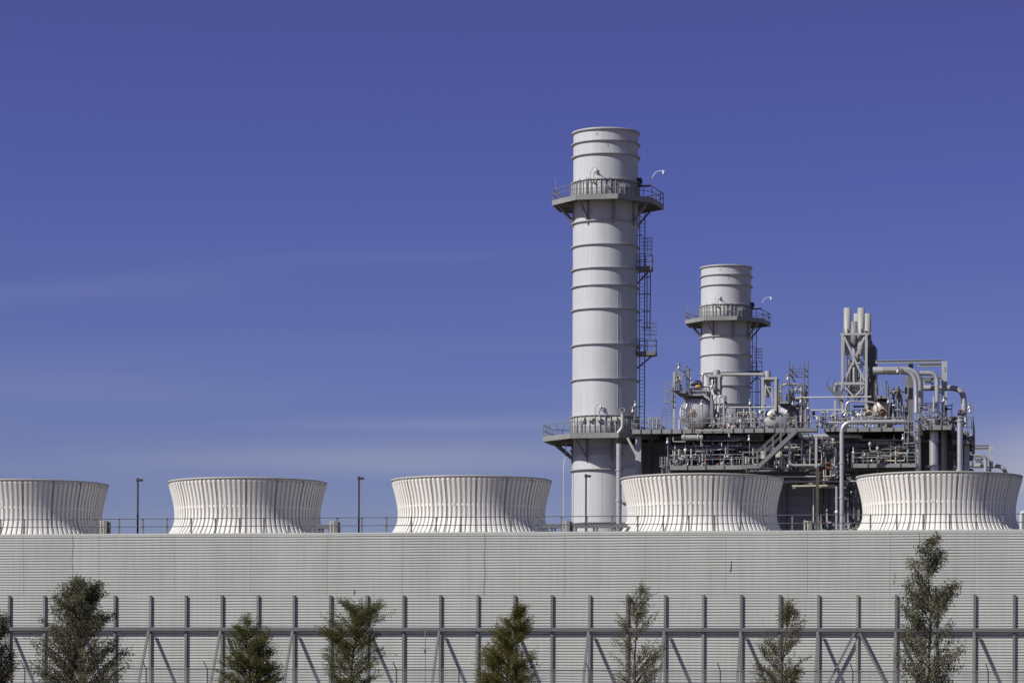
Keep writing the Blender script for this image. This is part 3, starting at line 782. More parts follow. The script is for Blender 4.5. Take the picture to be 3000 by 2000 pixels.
# ------------------------------------------------------------------ bell lamps
for args in (('bell lamp on the highest pole left of the big silver drum', cN(655, 400), cN(565, 0)[0], cN(0, 700)[1], -5.6),
             ('bell lamp just right of the highest one above the big drum', cN(830, 640), cN(885, 0)[0], cN(0, 880)[1], -5.0),
             ('bell lamp hanging in front of the upper right of the big silver drum', cA(872, 915), cA(880, 0)[0], cA(0, 1290)[1], -6.3),
             ('bell lamp on a pole in front of the foot of the smaller stack', cB(208, 900), cB(212, 0)[0], cB(0, 1300)[1], -6.2),
             ('bell lamp at the left end of the lower walkway', cC(435, 580), cC(437, 0)[0], cC(0, 1000)[1], -6.6),
             ('bell lamp over the lower end of the stairway', cD(270, 515), cD(278, 0)[0], cD(0, 1095)[1], -7.0),
             ('bell lamp under the stair landing, right of its slim column', cD(1950, 545), cD(1955, 0)[0], cD(0, 1020)[1], -6.4),
             ('bell lamp leaning out from the scaffold', cB(830, 495), cB(800, 0)[0], cB(0, 560)[1], -5.6),
             ('bell lamp low in front of the scaffold pipes', cB(1040, 870), cB(1060, 0)[0], cB(0, 960)[1], -5.6),
             ('bell lamp in front of the rust stained drum', cK(1790, 450), cK(1810, 0)[0], cK(0, 940)[1], -6.4),
             ('bell lamp hanging below the highest big pipe', cF(297, 240), cF(332, 0)[0], cF(0, 430)[1], -8.6),
             ('bell lamp in front of the tall pipe support post', cF(866, 600), cF(872, 0)[0], cF(0, 885)[1], -8.4),
             ('upper bell lamp of the pair at the far right edge of the plant', cF(1182, 692), cF(1212, 0)[0], cF(0, 960)[1], -6.8),
             ('lower bell lamp of the pair at the far right edge of the plant', cF(1192, 735), cF(1232, 0)[0], cF(0, 1000)[1], -6.2),
             ('bell lamp beside the caged ladder under the right walkway', cK(2210, 1500), cF(364, 0)[0], cF(0, 1300)[1], -7.2),
             ('bell lamp without pole in the shade left of the caged ladder', cK(1950, 1510), cK(1960, 0)[0], cK(0, 1500)[1], -4.5),
             ('upper bell lamp of the pair beside the stack ladder', cP(1124, 95), cP(1121, 0)[0], cP(0, 350)[1], -6.3),
             ('lower bell lamp of the pair beside the stack ladder', cP(1097, 160), cP(1110, 0)[0], cP(0, 350)[1], -5.7)):
    arealight(*args)

# ------------------------------------------------------------------ cabinets
for l, p0, p1, off in (('cream cabinet left on the lower walkway', cC(750, 815), cC(860, 955), -5.0), ('cream cabinet in the middle of the lower walkway', cC(1208, 850), cC(1322, 955), -5.0),
                  ('grey narrow cabinet at the left end of the lower walkway', cC(570, 860), cC(668, 1090), -4.6), ('cream cabinet seen through the stair handrail', cD(540, 790), cD(640, 965), -6.6),
                  ('cream cabinet right under the stairway', cD(880, 790), cD(990, 932), -6.2), ('tan cabinet on the landing at the stair foot', cD(180, 912), cD(270, 1085), -6.9),
                  ('cream cabinet left of a pair on the right lower walkway', cG(445, 1065), cG(520, 1158), -5.6), ('cream cabinet right of a pair on the right lower walkway', cG(678, 1065), cG(747, 1158), -5.6),
                  ('grey switch boxes on the raised platform above the drum ladder', cN(505, 690), cN(645, 860), -5.2)):
    cabinet(l, p0, p1, off)
for i, x in enumerate((690, 735)):
    cabinet(('first narrow tan box', 'second narrow tan box')[i] + ' right of the grey switch boxes', cN(x-22, 720 + i*30), cN(x+14, 950 + i*20), -4.6 + i*.5)

# ------------------------------------------------------------------ large pipes
pipe('tall silver pipe rising beside the right fan stack and bending right along the deck', [(2466, 1552), (2466, 1236), (2650, 1234)], 6.3, -9.2, 'alu', 1.0, flanges=((0, .3), (0, .62), (1, .85)))
pipe('fat silver vent pipe with open slanted mouth in front of the tall stack', [cP(945, 1480), cP(945, 520)], 8.0, -7.2, 'alu', 0, flanges=((0, .35), (0, .7)))
pp = [H(cP(*q), -7.0) for q in ((935, 405), (985, 345), (985, 190))]
sp_ = thing('vent_spout', (pp[0].x, pp[0].y, pp[0].z), 'silver spout with round dark mouth above the lower stack platform', 'vent pipe')
MB().tube(pp, .17, 14, .35).build('pipe', M['alu_dull'], sp_)
ax_ = Vector((-.05, -.9, .35)).normalized(); mc = pp[2] + Vector((0, -.04, .24))
MB().spin(mc, ax_, [(.01,-.2), (.23, -.2), (.23, .1), (.195, .1), (.195, -.1)], 20).build('mouth_ring', M['alu_dull'], sp_)
MB().spin(mc, ax_, [(.19, .03), (.01, .03)], 20).build('mouth', M['black'], sp_)  # dark disc put in for the shade inside the open pipe end
pipe('silver pipe dropping from under the stairs and turning right', [cD(1195, 560), cD(1195, 1118), cD(1995, 1112)], 4.0, -7.4, 'alu', .5, flanges=((0, .4), (1, .85)))
pipe('slim silver riser with hooked foot right of the stairs', [cD(1480, 545), cD(1475, 975), cD(1410, 990)], 2.2, -6.6, 'alu', .3)
pipe('slim silver riser with bent top beside the yellow valve', [cD(1740, 552), cD(1668, 552), cD(1668, 1085)], 1.8, -7.2, 'alu', .2, flanges=((1, .16), (1, .4)))
pipe('short silver riser on the turned pipe', [cD(1532, 930), cD(1532, 1090)], 1.6, -7.2, 'alu', 0)
pipe('flexible silver elbow hanging right of the red valve', [cH(1150, 590), cH(1205, 600), cH(1200, 690), cH(1225, 725)], 4.2, -7.0, 'alu', .4)
pipe('upper shaded horizontal pipe across the boiler front', [cH(400, 762), cH(1150, 762), cH(1240, 725)], 2.2, -6.4, 'pipe_paint', .4)
pipe('second shaded horizontal pipe across the boiler front', [cH(455, 832), cH(1520, 828)], 2.4, -6.0, 'alu_dull', 0)
pipe('yellowish horizontal beam pipe below the two shaded pipes', [cH(590, 900), cH(1200, 892)], 2.8, -7.0, 'yellow_pale', 0)
pipe('slim pale riser in front of the dark casing', [cH(898, 930), cH(898, 1520)], 2.0, -5.0, 'pipe_paint', 0)
t = pipe('silver riser with round gauge beside the tall bent pipe', [cH(1230, 900), cH(1230, 1520)], 3.6, -8.0, 'alu', 0, flanges=((0, .28), (0, .36), (0, .98)))
c = H(cH(1228, 1270), -8.2); MB().spin(c, (0,-1,0), [(.15, -.05), (.15, .05), (.01, .05)], 18).build('gauge', M['white'], t)
pipe('short fat silver vessel slung under the upper walkway', [cC(760, 480), cC(1245, 480)], 8.0, -6.9, 'alu', 0, cat='vessel', name='flash_vessel', flanges=((0, .12), (0, .78)))
pipe('silver pipe along the walkway edge with elbow down at its right end', [cC(1110, 325), cC(1830, 322), cC(1862, 470)], 2.8, -7.2, 'alu', .5)
pipe('thin white hooked drain below the slung vessel', [cC(1105, 520), cC(1205, 520), cC(1205, 680)], 1.1, -7.0, 'pipe_paint', .2)
pipe('thin white drain frame left of the slung vessel', [cC(565, 470), cC(565, 575), cC(850, 575)], 1.2, -7.0, 'pipe_paint', .1)
pipe('rust brown stem with hooks in front of the big drum', [cC(1055, 100), cC(1055, 385)], 1.9, -7.1, 'rusty', 0)
pipe('long pale pipe running from the tank stand to the drum right of it', [cA(1180, 430), cB(435, 430)], 4.8, -3.5, 'vent_paint', 0)
pipe('long thin pale pipe crossing in front of the smaller stack foot', [cA(1180, 970), cB(610, 965), cB(640, 1010)], 2.2, -4.5, 'pipe_paint', .2)
pipe('long thin pipe from scaffold to vent tower, the upper of two', [cB(950, 810), cE(650, 1382)], 2.3, -5.0, 'pipe_paint', 0)
pipe('long thin pipe from scaffold to vent tower, the lower of two', [cB(1110, 1015), cK(530, 690)], 2.0, -5.0, 'pipe_paint', 0)
pipe('silver arched pipe beside the yellow valve and rust stained drum', [cK(520, 850), cK(575, 780), cK(575, 450), cK(920, 440), cK(960, 460), cK(1470, 465), cK(1480, 840)], 2.9, -5.2, 'alu', .6)
pipe('pale pipe with two flanges at the left of the upper right walkway', [cK(20, 1050), cK(440, 1060)], 3.2, -5.4, 'pipe_paint', 0, flanges=((0, .45), (0, .02)))
pipe('white riser with bent top left of the tall bent pipe', [cB(1255, 1112), cB(1348, 1112), cB(1348, 1330)], 1.6, -6.8, 'pipe_paint', .2)
pipe('fat silver header under the walkway behind the tall bent pipe', [cH(690, 185), cH(1540, 180), cH(1600, 200)], 6.0, -5.2, 'alu_dull', .5)
pipe('silver horizontal pipe on the drum platform', [cN(1090, 1180), cN(1720, 1175)], 3.0, -5.0, 'alu', 0)
pipe('silver upright pipe with rounded top in front of the smaller stack', [cN(1430, 1030), cN(1430, 620), cN(1520, 610)], 4.3, -4.4, 'alu', .5)
pipe('stubby silver elbow at the right end of the drum platform', [cN(1720, 1120), cN(1720, 1000), cN(1850, 1040)], 4.0, -4.6, 'alu', .4)
pipe('arched brownish pipe behind the scaffold', [cB(715, 860), cB(715, 590), cB(1055, 590), cB(1045, 1290)], 3.0, -4.4, 'drum_warm', .5)
pipe('silver looped pipe right of the big drum, outer one', [cA(1165, 980), cA(1165, 780), cA(1235, 780), cA(1240, 1200)], 2.6, -4.8, 'alu', .35)
pipe('silver pipe pair left leg beside the big drum', [cA(1030, 770), cA(1030, 1250), cA(1000, 1285)], 2.0, -5.0, 'alu', .2)
pipe('silver pipe pair right leg beside the big drum', [cA(1110, 770), cA(1085, 850), cA(1055, 860), cA(1055, 1310)], 1.7, -4.8, 'pipe_paint', .15)
pipe('thin white riser left of the second drum on the walkway', [cB(105, 985), cB(105, 1310)], 1.6, -5.2, 'pipe_paint', 0)
pipe('thin spotted riser nearer the second drum', [cB(295, 1010), cB(292, 1305)], 1.5, -5.4, 'alu', 0)
pipe('small silver elbow between the stand legs over the second drum', [cB(460, 650), cB(480, 640), cB(575, 640), cB(578, 940)], 2.6, -4.0, 'alu', .3)
pipe('white capped bottle shaped pipe left of the big drum', [cC(715, 75), cC(712, 290)], 3.2, -5.5, 'pipe_paint', 0)
for i in range(6):
    x = 8 + i*32
    pipe('upright silver standpipe in a row on the walkway between big stack and big drum', [cA(x + 4, 1130), cA(x, 1330)], 1.9, -5.8 + .1*(i % 2), 'alu', 0, name='standpipe', group='row of upright standpipes', flanges=((0, .25), (0, .55), (0, .8)))

# big bent pipes at the right
pipe('big silver pipe bending down at the right, front one of two', [cF(110, 226), cF(523, 226), cF(523, 760)], 7.0, -8.2, 'alu', 1.9)
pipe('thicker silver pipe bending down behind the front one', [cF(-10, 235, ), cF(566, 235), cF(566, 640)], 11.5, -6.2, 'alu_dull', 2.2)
pipe('fat silver upright pipe under the right walkway, the thickest', [cF(745, 820), cF(745, 1490)], 13.3, -5.6, 'alu', 0, flanges=((0, .2), (0, .9)))
t = pipe('silver upright pipe with rusty valve on top near the far right', [cF(1068, 845), cF(1068, 1490)], 8.0, -9.0, 'alu', 0, flanges=((0, .02), (0, .97)))
valve('rusty valve with handwheel topping the silver upright pipe at far right', cF(1078, 735), -9.0, 'rusty', .38)
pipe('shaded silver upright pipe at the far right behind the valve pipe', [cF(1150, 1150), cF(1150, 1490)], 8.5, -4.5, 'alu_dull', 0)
pipe('silver upright pipe behind the caged ladder', [cF(545, 900), cF(545, 1490)], 9.5, -5.5, 'alu', 0)
pipe('slim white upright pipe in front of the front big bent pipe', [cF(524, 540), cF(524, 745)], 2.0, -8.8, 'white', 0)
pipe('slim white upright pipe left of the middle bent pipe', [cF(742, 555), cF(742, 745)], 2.0, -8.6, 'pipe_paint', 0)

# pipe support frame with its two pipes (repeated on the farther unit)
def col(mb, px, y0, y1, off, w=.34):
    p = F(px, y0, OH+off); q = F(px, y1, OH+off); return mb.ibeam(p, Vector((p.x, p.y, q.z)), w, w, (0,1,0))
base = H(cF(860, 900), -4)
gf = thing('pipe_support', (base.x, OH-4, 0), 'grey steel portal frame carrying the big bent pipes, nearer and larger one', 'steel frame', 'pipe support frames')
for px, off in ((cF(862, 0)[0], -5.0), (cF(892, 0)[0], -3.2)):
    p = F(px, cF(0, 122)[1], OH+off); MB().ibeam((p.x, OH+off, 0), (p.x, OH+off, p.z), .26, .34, (0,1,0)).build('column', M['frame_light'], gf)
for (x0, y0), x1, off in ((cF(20, 128), cF(838, 0)[0], -5.0), (cF(550, 170), cF(838, 0)[0], -3.6), (cF(590, 340), cF(838, 0)[0], -4.0)):
    p = F(x0, y0, OH+off); q = F(x1, y0, OH+off); MB().ibeam(p, (q.x, q.y, p.z), .28, .26).build('beam', M['frame_light'], gf)
pz = F(*cF(460, 115), OH-4.4); MB().ibeam((pz.x, OH-4.4, 0), (pz.x, OH-4.4, pz.z), .4, .4, (0,1,0)).build('column', M['frame_dark'], gf)
for (a, b) in ((cF(600, 420), cF(640, 360)), (cF(750, 420), cF(690, 360)), (cF(845, 520), cF(790, 470))):
    MB().bar(F(*a, OH-4.0), F(*b, OH-4.0), .16).build('brace', M['frame_light'], gf)
MB().box(F(*cF(625, 325), OH-4.3), F(*cF(715, 385), OH-3.4)).build('spring_box', M['frame_dark'], gf)
pA = pipe('silver pipe bending down in the middle of the portal frame', [cF(570, 265), cF(785, 265), cF(785, 800)], 7.2, -5.6, 'alu', 1.7, group='pipes on the portal frames')
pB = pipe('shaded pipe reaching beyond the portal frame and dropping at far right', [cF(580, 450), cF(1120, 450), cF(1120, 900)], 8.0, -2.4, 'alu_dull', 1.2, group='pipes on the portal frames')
for o, l in ((gf, 'grey steel portal frame farther back at the extreme right, smaller one'), (pA, 'silver pipe bending down inside the small far portal frame'), (pB, 'shaded pipe dropping at the extreme right beyond the small far frame')):
    b = BASE[o.name]; c = copy_tree(o); c.location = world(b + V2 + Vector((.3, 0, 0))); c['label'] = l

# ------------------------------------------------------------------ vent tower with silencers
vt = thing('vent_tower', (H(cE(405, 1380), -2).x, OH-2, H(cE(405, 1385), -2).z), 'pale steel lattice tower carrying four upright vent silencers', 'vent tower')
zt_ = H(cE(405, 470), -3).z; zb_ = H(cE(405, 1400), -3).z - 1.2
xl = H(cE(235, 900), -3).x; xr = H(cE(577, 900), -3).x
for x, o in ((xl, -3.0), (xr, -3.0), (xl+.3, 1.2), (xr+.2, 1.2)):
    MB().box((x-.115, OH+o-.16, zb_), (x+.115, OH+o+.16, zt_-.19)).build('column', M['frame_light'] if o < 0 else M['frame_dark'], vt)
zm_ = H(cE(405, 1190), -3).z
for o in (-3.0, 1.2):
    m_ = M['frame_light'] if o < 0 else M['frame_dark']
    MB().box((xl-.22, OH+o-.15, zt_-.18), (xr+.25, OH+o+.15, zt_)).build('beam', m_, vt)
    MB().box((xl+.17, OH+o-.12, zm_-.12), (xr-.17, OH+o+.12, zm_+.10)).build('beam', m_, vt)
    MB().bar((xl+.15, OH+o-.10, zt_-.3), (xr-.15, OH+o-.10, zm_+.2), .18, .12, (0,1,0)).build('brace', m_, vt)
    MB().bar((xr-.15, OH+o+.05, zt_-.3), (xl+.15, OH+o+.05, zm_+.2), .18, .12, (0,1,0)).build('brace', m_, vt)
    MB().bar((xl+.15, OH+o, zm_-.2), ((xl+xr)/2-.1, OH+o, zb_+1.4), .15, .12, (0,1,0)).build('brace', m_, vt)
    MB().bar((xr-.15, OH+o+.1, zm_-.2), ((xl+xr)/2+.1, OH+o+.1, zb_+1.4), .15, .12, (0,1,0)).build('brace', m_, vt)
for x in (xl, xr+.1): MB().box((x-.12, OH-2.82, zt_-.16), (x+.12, OH+1.02, zt_-.02)).build('beam', M['frame_dark'], vt)
for (x0, x1, y0, y1, off, lab) in ((255, 360, 110, 790, -2.4, 'pale vent silencer, front left of the four'), (455, 557, 110, 800, -2.4, 'pale vent silencer, front right of the four'),
                                  (397, 500, 190, 900, .4, 'pale vent silencer, back left of the four'), (540, 648, 192, 900, .4, 'pale vent silencer, back right of the four')):
    p = H(cE((x0+x1)/2, y0), off); q = H(cE((x0+x1)/2, y1), off); r = wpx((x1-x0)/4.9/2, off, 2520)
    t = thing('vent_silencer', (p.x, p.y, q.z), lab, 'vent silencer', 'vent silencers on the lattice tower')
    MB().lathe((p.x, p.y, 0), [(r*.86, p.z-.3), (r*.86, p.z), (r, p.z), (r, q.z+.35), (r*.35, q.z), (.02, q.z)], 28).build('shell', M['vent_paint'], t)
    MB().tube([(p.x, p.y, q.z+.03), (p.x, p.y, q.z-3.2)], r*.30, 10).build('inlet_pipe', M['alu'], t)
    mb = MB()
    for a in (0, 60, -60, 180): mb.bar((p.x+(r+.05)*sin(radians(a)), p.y-(r+.05)*cos(radians(a)), zt_-.02), (p.x+(r+.05)*sin(radians(a)), p.y-(r+.05)*cos(radians(a)), zt_+.45), .07, .16, (0,1,0))
    mb.build('lug', M['vent_paint'], t)
p = H(cE(410, 305), -.8); q = H(cE(410, 660), -.8); r = wpx(12, -.8, 2500)
t = thing('vent_silencer', (p.x, p.y, q.z), 'wider shaded silencer drum half hidden between the four vent silencers', 'vent silencer', 'vent silencers on the lattice tower')
MB().lathe((p.x, p.y, 0), [(r*.8, p.z), (r, p.z), (r, q.z), (.02, q.z-.2)], 28).build('shell', M['casing'], t)
MB().tube([(p.x, p.y, q.z), (p.x, p.y, zb_+1.5)], .2, 10).build('inlet_pipe', M['alu'], t)
for i, (y, d) in enumerate(((1245, .0), (1300, .15), (1355, .3))):
    a = H(cE(330, y), -1.8); b = H(cE(470, y+8), -1.8)
    MB().tube([a, (a + b)/2 + Vector((0,-.5,.12)), b], .17, 12, .8).build('loop_pipe', M['alu'], None, ('top', 'middle', 'lowest')[i] + ' white curved pipe loop at the foot of the vent tower', 'pipe', 'curved pipe loops')
# shaded annex and pipe lattice right of the tower
a = H(cE(600, 560), -1.5); b = H(cE(715, 900), -1.5)
t = thing('shaded_hopper', ((a.x+b.x)/2, OH-1.5, b.z), 'dark louvred hopper with sloping top behind the vent tower', 'hopper')
mb = MB(); z0 = b.z - 4.5; zl = a.z; zr = H(cE(715, 660), -1.5).z
mb.add([(a.x,OH-1.5,z0),(b.x,OH-1.5,z0),(b.x,OH+1.5,z0),(a.x,OH+1.5,z0),(a.x,OH-1.5,zl),(b.x,OH-1.5,zr),(b.x,OH+1.5,zr),(a.x,OH+1.5,zl)], [(0,3,2,1),(4,5,6,7),(0,1,5,4),(1,2,6,5),(2,3,7,6),(3,0,4,7)])
mb.build('body', M['casing'], t)
mb = MB()
for k in range(7):
    x = a.x + (b.x-a.x)*(k+.5)/7; mb.box((x-.035, OH-1.58, z0), (x+.035, OH-1.505, min(zl, zr)-.1))
mb.build('louvre', M['frame_dark'], t)
# small stair left of the vent tower
p = H(cE(10, 1215), -3.4); q = H(cE(215, 1420), -3.4)
t = thing('stair_flight', (q.x, OH-3.4, q.z), 'small open stair flight at the left foot of the vent tower', 'stairs')
for dy in (0, .9): MB().bar((p.x, OH-3.4+dy, p.z), (q.x, OH-3.4+dy, q.z), .08, .22).build('stringer', M['steel'], t)
mb = MB()
for k in range(10):
    c = p + (q-p)*(k+.5)/10; mb.box((c.x-.12, OH-3.35, c.z-.02), (c.x+.12, OH-2.55, c.z+.02))
mb.build('treads', M['rail'], t)
mb = MB()
for h in (.55, 1.05): mb.bar((p.x+.6, OH-3.4, p.z+h-.5), (q.x+.6, OH-3.4, q.z+h-.5), .05)
for k in range(4): c = p + (q-p)*k/3; mb.bar(c, c + Vector((.3,0,.8)), .05)
mb.build('handrail', M['rail'], t)
a = H(cE(105, 1195), -3.0); b = H(cE(245, 1195), -3.0)
t = thing('stair_landing', ((a.x+b.x)/2, OH-3, a.z-5), 'pale bracket frame beside the small stair at the vent tower', 'steel frame')
MB().box((a.x, OH-3.1, a.z-.12), (b.x, OH-2.0, a.z+.12)).build('beam', M['frame_light'], t)
MB().box((a.x, OH-3.1, a.z-.9), (a.x+.2, OH-2.9, a.z-.13)).build('hanger', M['frame_light'], t)
MB().bar((a.x+.25, OH-3.0, a.z-.2), (b.x-.1, OH-3.0, a.z-2.4), .3, .3).build('brace', M['steel'], t)
c = H(cK(260, 420), -3.0); d = H(cK(260, 1180), -3.0)
MB().box((c.x-.10, OH-3.1, d.z-.3), (c.x+.10, OH-2.9, c.z)).build('post', M['frame_light'], t)

# tank stands joined by the long pale pipe
def stand(label, x0, x1, yt, yb, off, cr, tank):
    a = H((x0, yt), off); b = H((x1, yt), off); zb = H((x0, yb), off).z
    t = thing('tank_stand', ((a.x+b.x)/2, OH+off, zb), label, 'steel stand', 'pale steel stands')
    for x in (a.x, b.x):
        for dy in (0, 1.5): MB().box((x-.11, OH+off+dy-.15, zb), (x+.11, OH+off+dy+.15, a.z-.21)).build('column', M['frame_light'], t)
    MB().box((a.x-.17, OH+off-.15, a.z-.2), (b.x+.17, OH+off+1.65, a.z)).build('top_frame', M['frame_light'], t)
    MB().bar((a.x+.15, OH+off, a.z-.5), (b.x-.15, OH+off, a.z-2.1), .12).build('brace', M['frame_light'], t)
    h = H((x0, tank[1]), off).z; cx = H((tank[0], yt), off).x
    MB().lathe((cx, OH+off+.7, 0), [(.02, h), (cr*.96, h), (cr, h-.06), (cr, a.z-1.3), (cr*.5, a.z-1.7), (.02, a.z-1.75)], 28).build('silencer', M['vent_paint'], t)
stand('pale steel stand with round silencer just left of the smaller stack foot', cN(1620, 0)[0], cN(1975, 0)[0], cN(0, 650)[1], cN(0, 1330)[1], -4.2, .32, cN(1865, 465))
stand('pale steel stand with round silencer right of the smaller stack', cB(418, 0)[0], cB(630, 0)[0], cB(0, 478)[1], cB(0, 1060)[1], -4.0, .28, cB(488, 365))

# scaffold
t = thing('scaffold', (H(cB(1000, 700), -4).x, OH-4, H(cB(1000, 1290), -4).z), 'thin tube scaffold tower standing behind the second silver drum', 'scaffold')
SX = [(850, 205, -4.6), (1100, 230, -4.6), (910, 280, -2.8), (1158, 200, -2.8)]
for x, y, o in SX: MB().cyl(H(cB(x, y), o), H(cB(x, 1290), o), .045, n=6).build('standard', M['scaff'], t)
def tub(a, b, oa, ob, nm='ledger'): MB().cyl(H(cB(*a), oa), H(cB(*b), ob), .04, n=6).build(nm, M['scaff'], t)
for y in (330, 420, 590, 720, 850): tub((845, y), (1105, y), -4.6, -4.6)
for y in (382, 467, 640, 735, 860): tub((905, y), (1162, y), -2.8, -2.8)
for y in (335, 425, 595, 690): tub((850, y), (910, y+45), -4.6, -2.8, 'transom'); tub((1100, y), (1158, y+48), -4.6, -2.8, 'transom')
tub((850, 330), (985, 465), -4.6, -2.9, 'diagonal'); tub((860, 425), (960, 560), -4.6, -4.0, 'diagonal'); tub((680, 700), (830, 440), -4.8, -4.6, 'diagonal'); tub((640, 720), (850, 560), -4.9, -4.6, 'diagonal')
MB().bar(H(cB(905, 385), -3.6), H(cB(990, 470), -3.6), .35, .06).build('plank', M['scaff'], t)

# conical shaded hood above the second drum, and the dense piece of plant behind the scaffold
a = H(cB(775, 905), -4.0)
MB().lathe((a.x, OH-3.0, a.z-2.6), [(.02, 0), (.75, .2), (1.05, 1.2), (1.2, 2.5), (.02, 2.55)], 28).build('hood', M['casing'], None, 'dark tapered hood under the small platform by the second drum', 'hood')
for i, (x, y) in enumerate(((740, 1010), (790, 1035))):
    c = H(cB(x-30, y), -5.2); d = H(cB(x+25, y), -5.2)
    MB().bar(c + Vector((0,0,.05)), d + Vector((0,0,-.05)), .08, .34).build('access_panel', M['white'], None, ('left', 'right')[i] + ' white tilted panel of two on the dark hood by the second drum', 'panel', 'white panels on the hood')

# caged ladders
def cage_ladder(label, x, y0, y1, off, w=.55, m='rail_light'):
    p = H((x, y0), off); q = H((x, y1), off)
    t = thing('caged_ladder', (p.x, OH+off, min(p.z, q.z)), label, 'ladder', 'caged ladders'); zt = max(p.z, q.z); zb = min(p.z, q.z); y = OH+off
    mb = MB()
    for sg in (-.5, .5): mb.bar((p.x+w*sg, y, zb), (p.x+w*sg, y, zt), .08)
    mb.build('stile', M[m], t)
    mb = MB(); z = zb + .2
    while z < zt: mb.bar((p.x-w*.5, y, z), (p.x+w*.5, y, z), .04); z += .3
    mb.build('rungs', M[m], t)
    mb = MB(); z = zb + (1.6 if zt-zb > 3 else .6)
    hoop = [(-.8*w,0), (-.8*w,-.4), (-.35*w,-.75), (.35*w,-.75), (.8*w,-.4), (.8*w,0)]
    zs_ = z
    while z < zt + .01:
        for h, k in zip(hoop, hoop[1:]): mb.bar((p.x+h[0], y+h[1], z), (p.x+k[0], y+k[1], z), .06, .08)
        z += .95
    for h in hoop[1:5]: mb.bar((p.x+h[0], y+h[1], zs_), (p.x+h[0], y+h[1], zt), .05)
    mb.build('cage', M[m], t)
cage_ladder('caged ladder left of the big silver drum', cA(352, 0)[0], cA(0, 550)[1], cA(0, 995)[1], -5.4)
cage_ladder('long caged ladder left of the fat upright pipes at right', cF(470, 0)[0], cF(0, 790)[1], cF(0, 1370)[1], -8.4, .75)
cage_ladder('short ladder below the lower walkway next to the casing', cC(360, 0)[0], cC(0, 925)[1], cC(0, 1310)[1], -5.8, .4)
cage_ladder('caged ladder rising behind the short right walkway', cF(630, 0)[0], cF(0, 650)[1], cF(0, 910)[1], -6.0, 1.1)
p = H(cN(510, 560), -5.6); q = H(cA(425, 1330), -5.6)
MB().ibeam((p.x, OH-5.6, q.z), (p.x, OH-5.6, p.z), .22, .2, (0,1,0)).build('steel_mast', M['frame_light'], None, 'upright steel post at the left side of the big silver drum', 'post')

# thin instrument frame (fine lines against the sky) and weather mast
mb = MB()
for x in (220, 290, 372): mb.bar(H(cA(x, 1005), -5.0), H(cA(x, 1330), -5.0), .03)
for y in (1003, 1047, 1095, 1145): mb.bar(H(cA(215, y), -5.0), H(cA(410, y), -5.0), .025)
mb.build('instrument_rack', M['rail'], None, 'thin dark wire rack against the sky left of the big drum', 'rack')
t = thing('antenna', (H(cN(1010, 760), -4.8).x, OH-4.8, H(cN(1010, 760), -4.8).z), 'thin antenna with cross arm above the big silver drum', 'antenna')
MB().bar(H(cN(1010, 760), -4.8), H(cN(1005, 450), -4.8), .06).build('mast', M['steel'], t)
MB().bar(H(cN(725, 480), -4.8), H(cN(1125, 500), -4.8), .04).box(H(cN(970, 480), -4.85), H(cN(1005, 520), -4.7)).build('cross_arm', M['steel'], t)

# valves
valve('yellow valve on the walkway in front of the smaller stack foot', cB(32, 1075), -5.0, 'yellow', .26)
valve('yellow capped actuator above the big silver drum', cN(1300, 1030), -4.9, 'yellow', .42)
valve('dark blue valve head behind the yellow actuator above the big drum', cN(1275, 850), -4.6, 'blue', .36)
valve('black and white valve block above the big silver drum', cN(1120, 900), -4.8, 'white', .30)
valve('yellow upright valve under the stair landing', cD(1585, 655), -6.8, 'yellow', .30)
valve('red brown valve at the right end of the turned pipe under the landing', cD(2065, 1085), -7.4, 'rusty', .48, 'rusty')
valve('broad yellow valve in front of the vent tower foot', cK(1240, 730), -5.6, 'yellow', .36)
valve('white valve beside the rust stained drum', cK(1950, 560), -5.4, 'white', .26)
valve('small red valve among the pipes right of the stairs', cD(1365, 950), -6.4, 'rusty', .22, 'rusty')
valve('dark valve head at the end of the short right walkway', cL(1340, 40), -8.4, 'black', .42)
valve('yellow valve on the shaded horizontal pipes by the brown column', cH(1010, 752), -6.6, 'yellow', .22)
valve('orange valve among the pipes behind the scaffold', cB(990, 835), -4.6, 'yellow', .2)
valve('orange tan valve at the top of the stairway', cD(1318, 95), -6.0, 'yellow_pale', .32, 'yellow_pale')

# bundles of small bore piping in the shade under the decks: every run a part
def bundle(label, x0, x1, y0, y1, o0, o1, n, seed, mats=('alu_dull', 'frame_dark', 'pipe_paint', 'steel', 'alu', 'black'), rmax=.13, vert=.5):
    r = random.Random(seed); a = H((x0, y0), o0); b = H((x1, y1), o0)
    t = thing('pipe_bundle', ((a.x+b.x)/2, OH+o0, min(a.z, b.z)), label, 'pipework', 'bundles of small pipes')
    for i in range(n):
        off = r.uniform(o0, o1); x = r.uniform(x0, x1); y = r.uniform(y0, y1); rad_ = r.uniform(.03, rmax)
        if r.random() < vert:
            y2 = min(y1, y + r.uniform(.3, .9)*(y1-y0)); pts = [H((x, y), off), H((x, y2), off)]
            if r.random() < .6: dx = r.uniform(-25, 25); pts.append(H((min(max(x+dx, x0), x1), y2), off))
        else:
            x2 = min(x1, x + r.uniform(.2, .6)*(x1-x0)); pts = [H((x, y), off), H((x2, y), off)]
            if r.random() < .6: pts.append(H((x2, min(max(y + r.uniform(-25, 25), y0), y1)), off))
        MB().tube(pts, rad_, 8, .2).build('pipe', M[r.choice(mats)], t)
        if r.random() < .5:
            c = pts[0] + (pts[1]-pts[0])*r.uniform(.2, .8); s_ = r.uniform(.12, .24)
            MB().lathe(c, [(.01, s_), (s_*.6, s_*.7), (s_*.7, 0), (s_*.4, -s_*.6), (.01, -s_)], 10).build('valve_body', M[r.choice(('black', 'rusty', 'alu_dull', 'white', 'cabinet', 'steel'))], t)
bundle('tangle of small pipes in the shade under the upper walkway by the slung vessel', 1945, 2075, 1272, 1360, -5.5, -1.0, 34, 11)
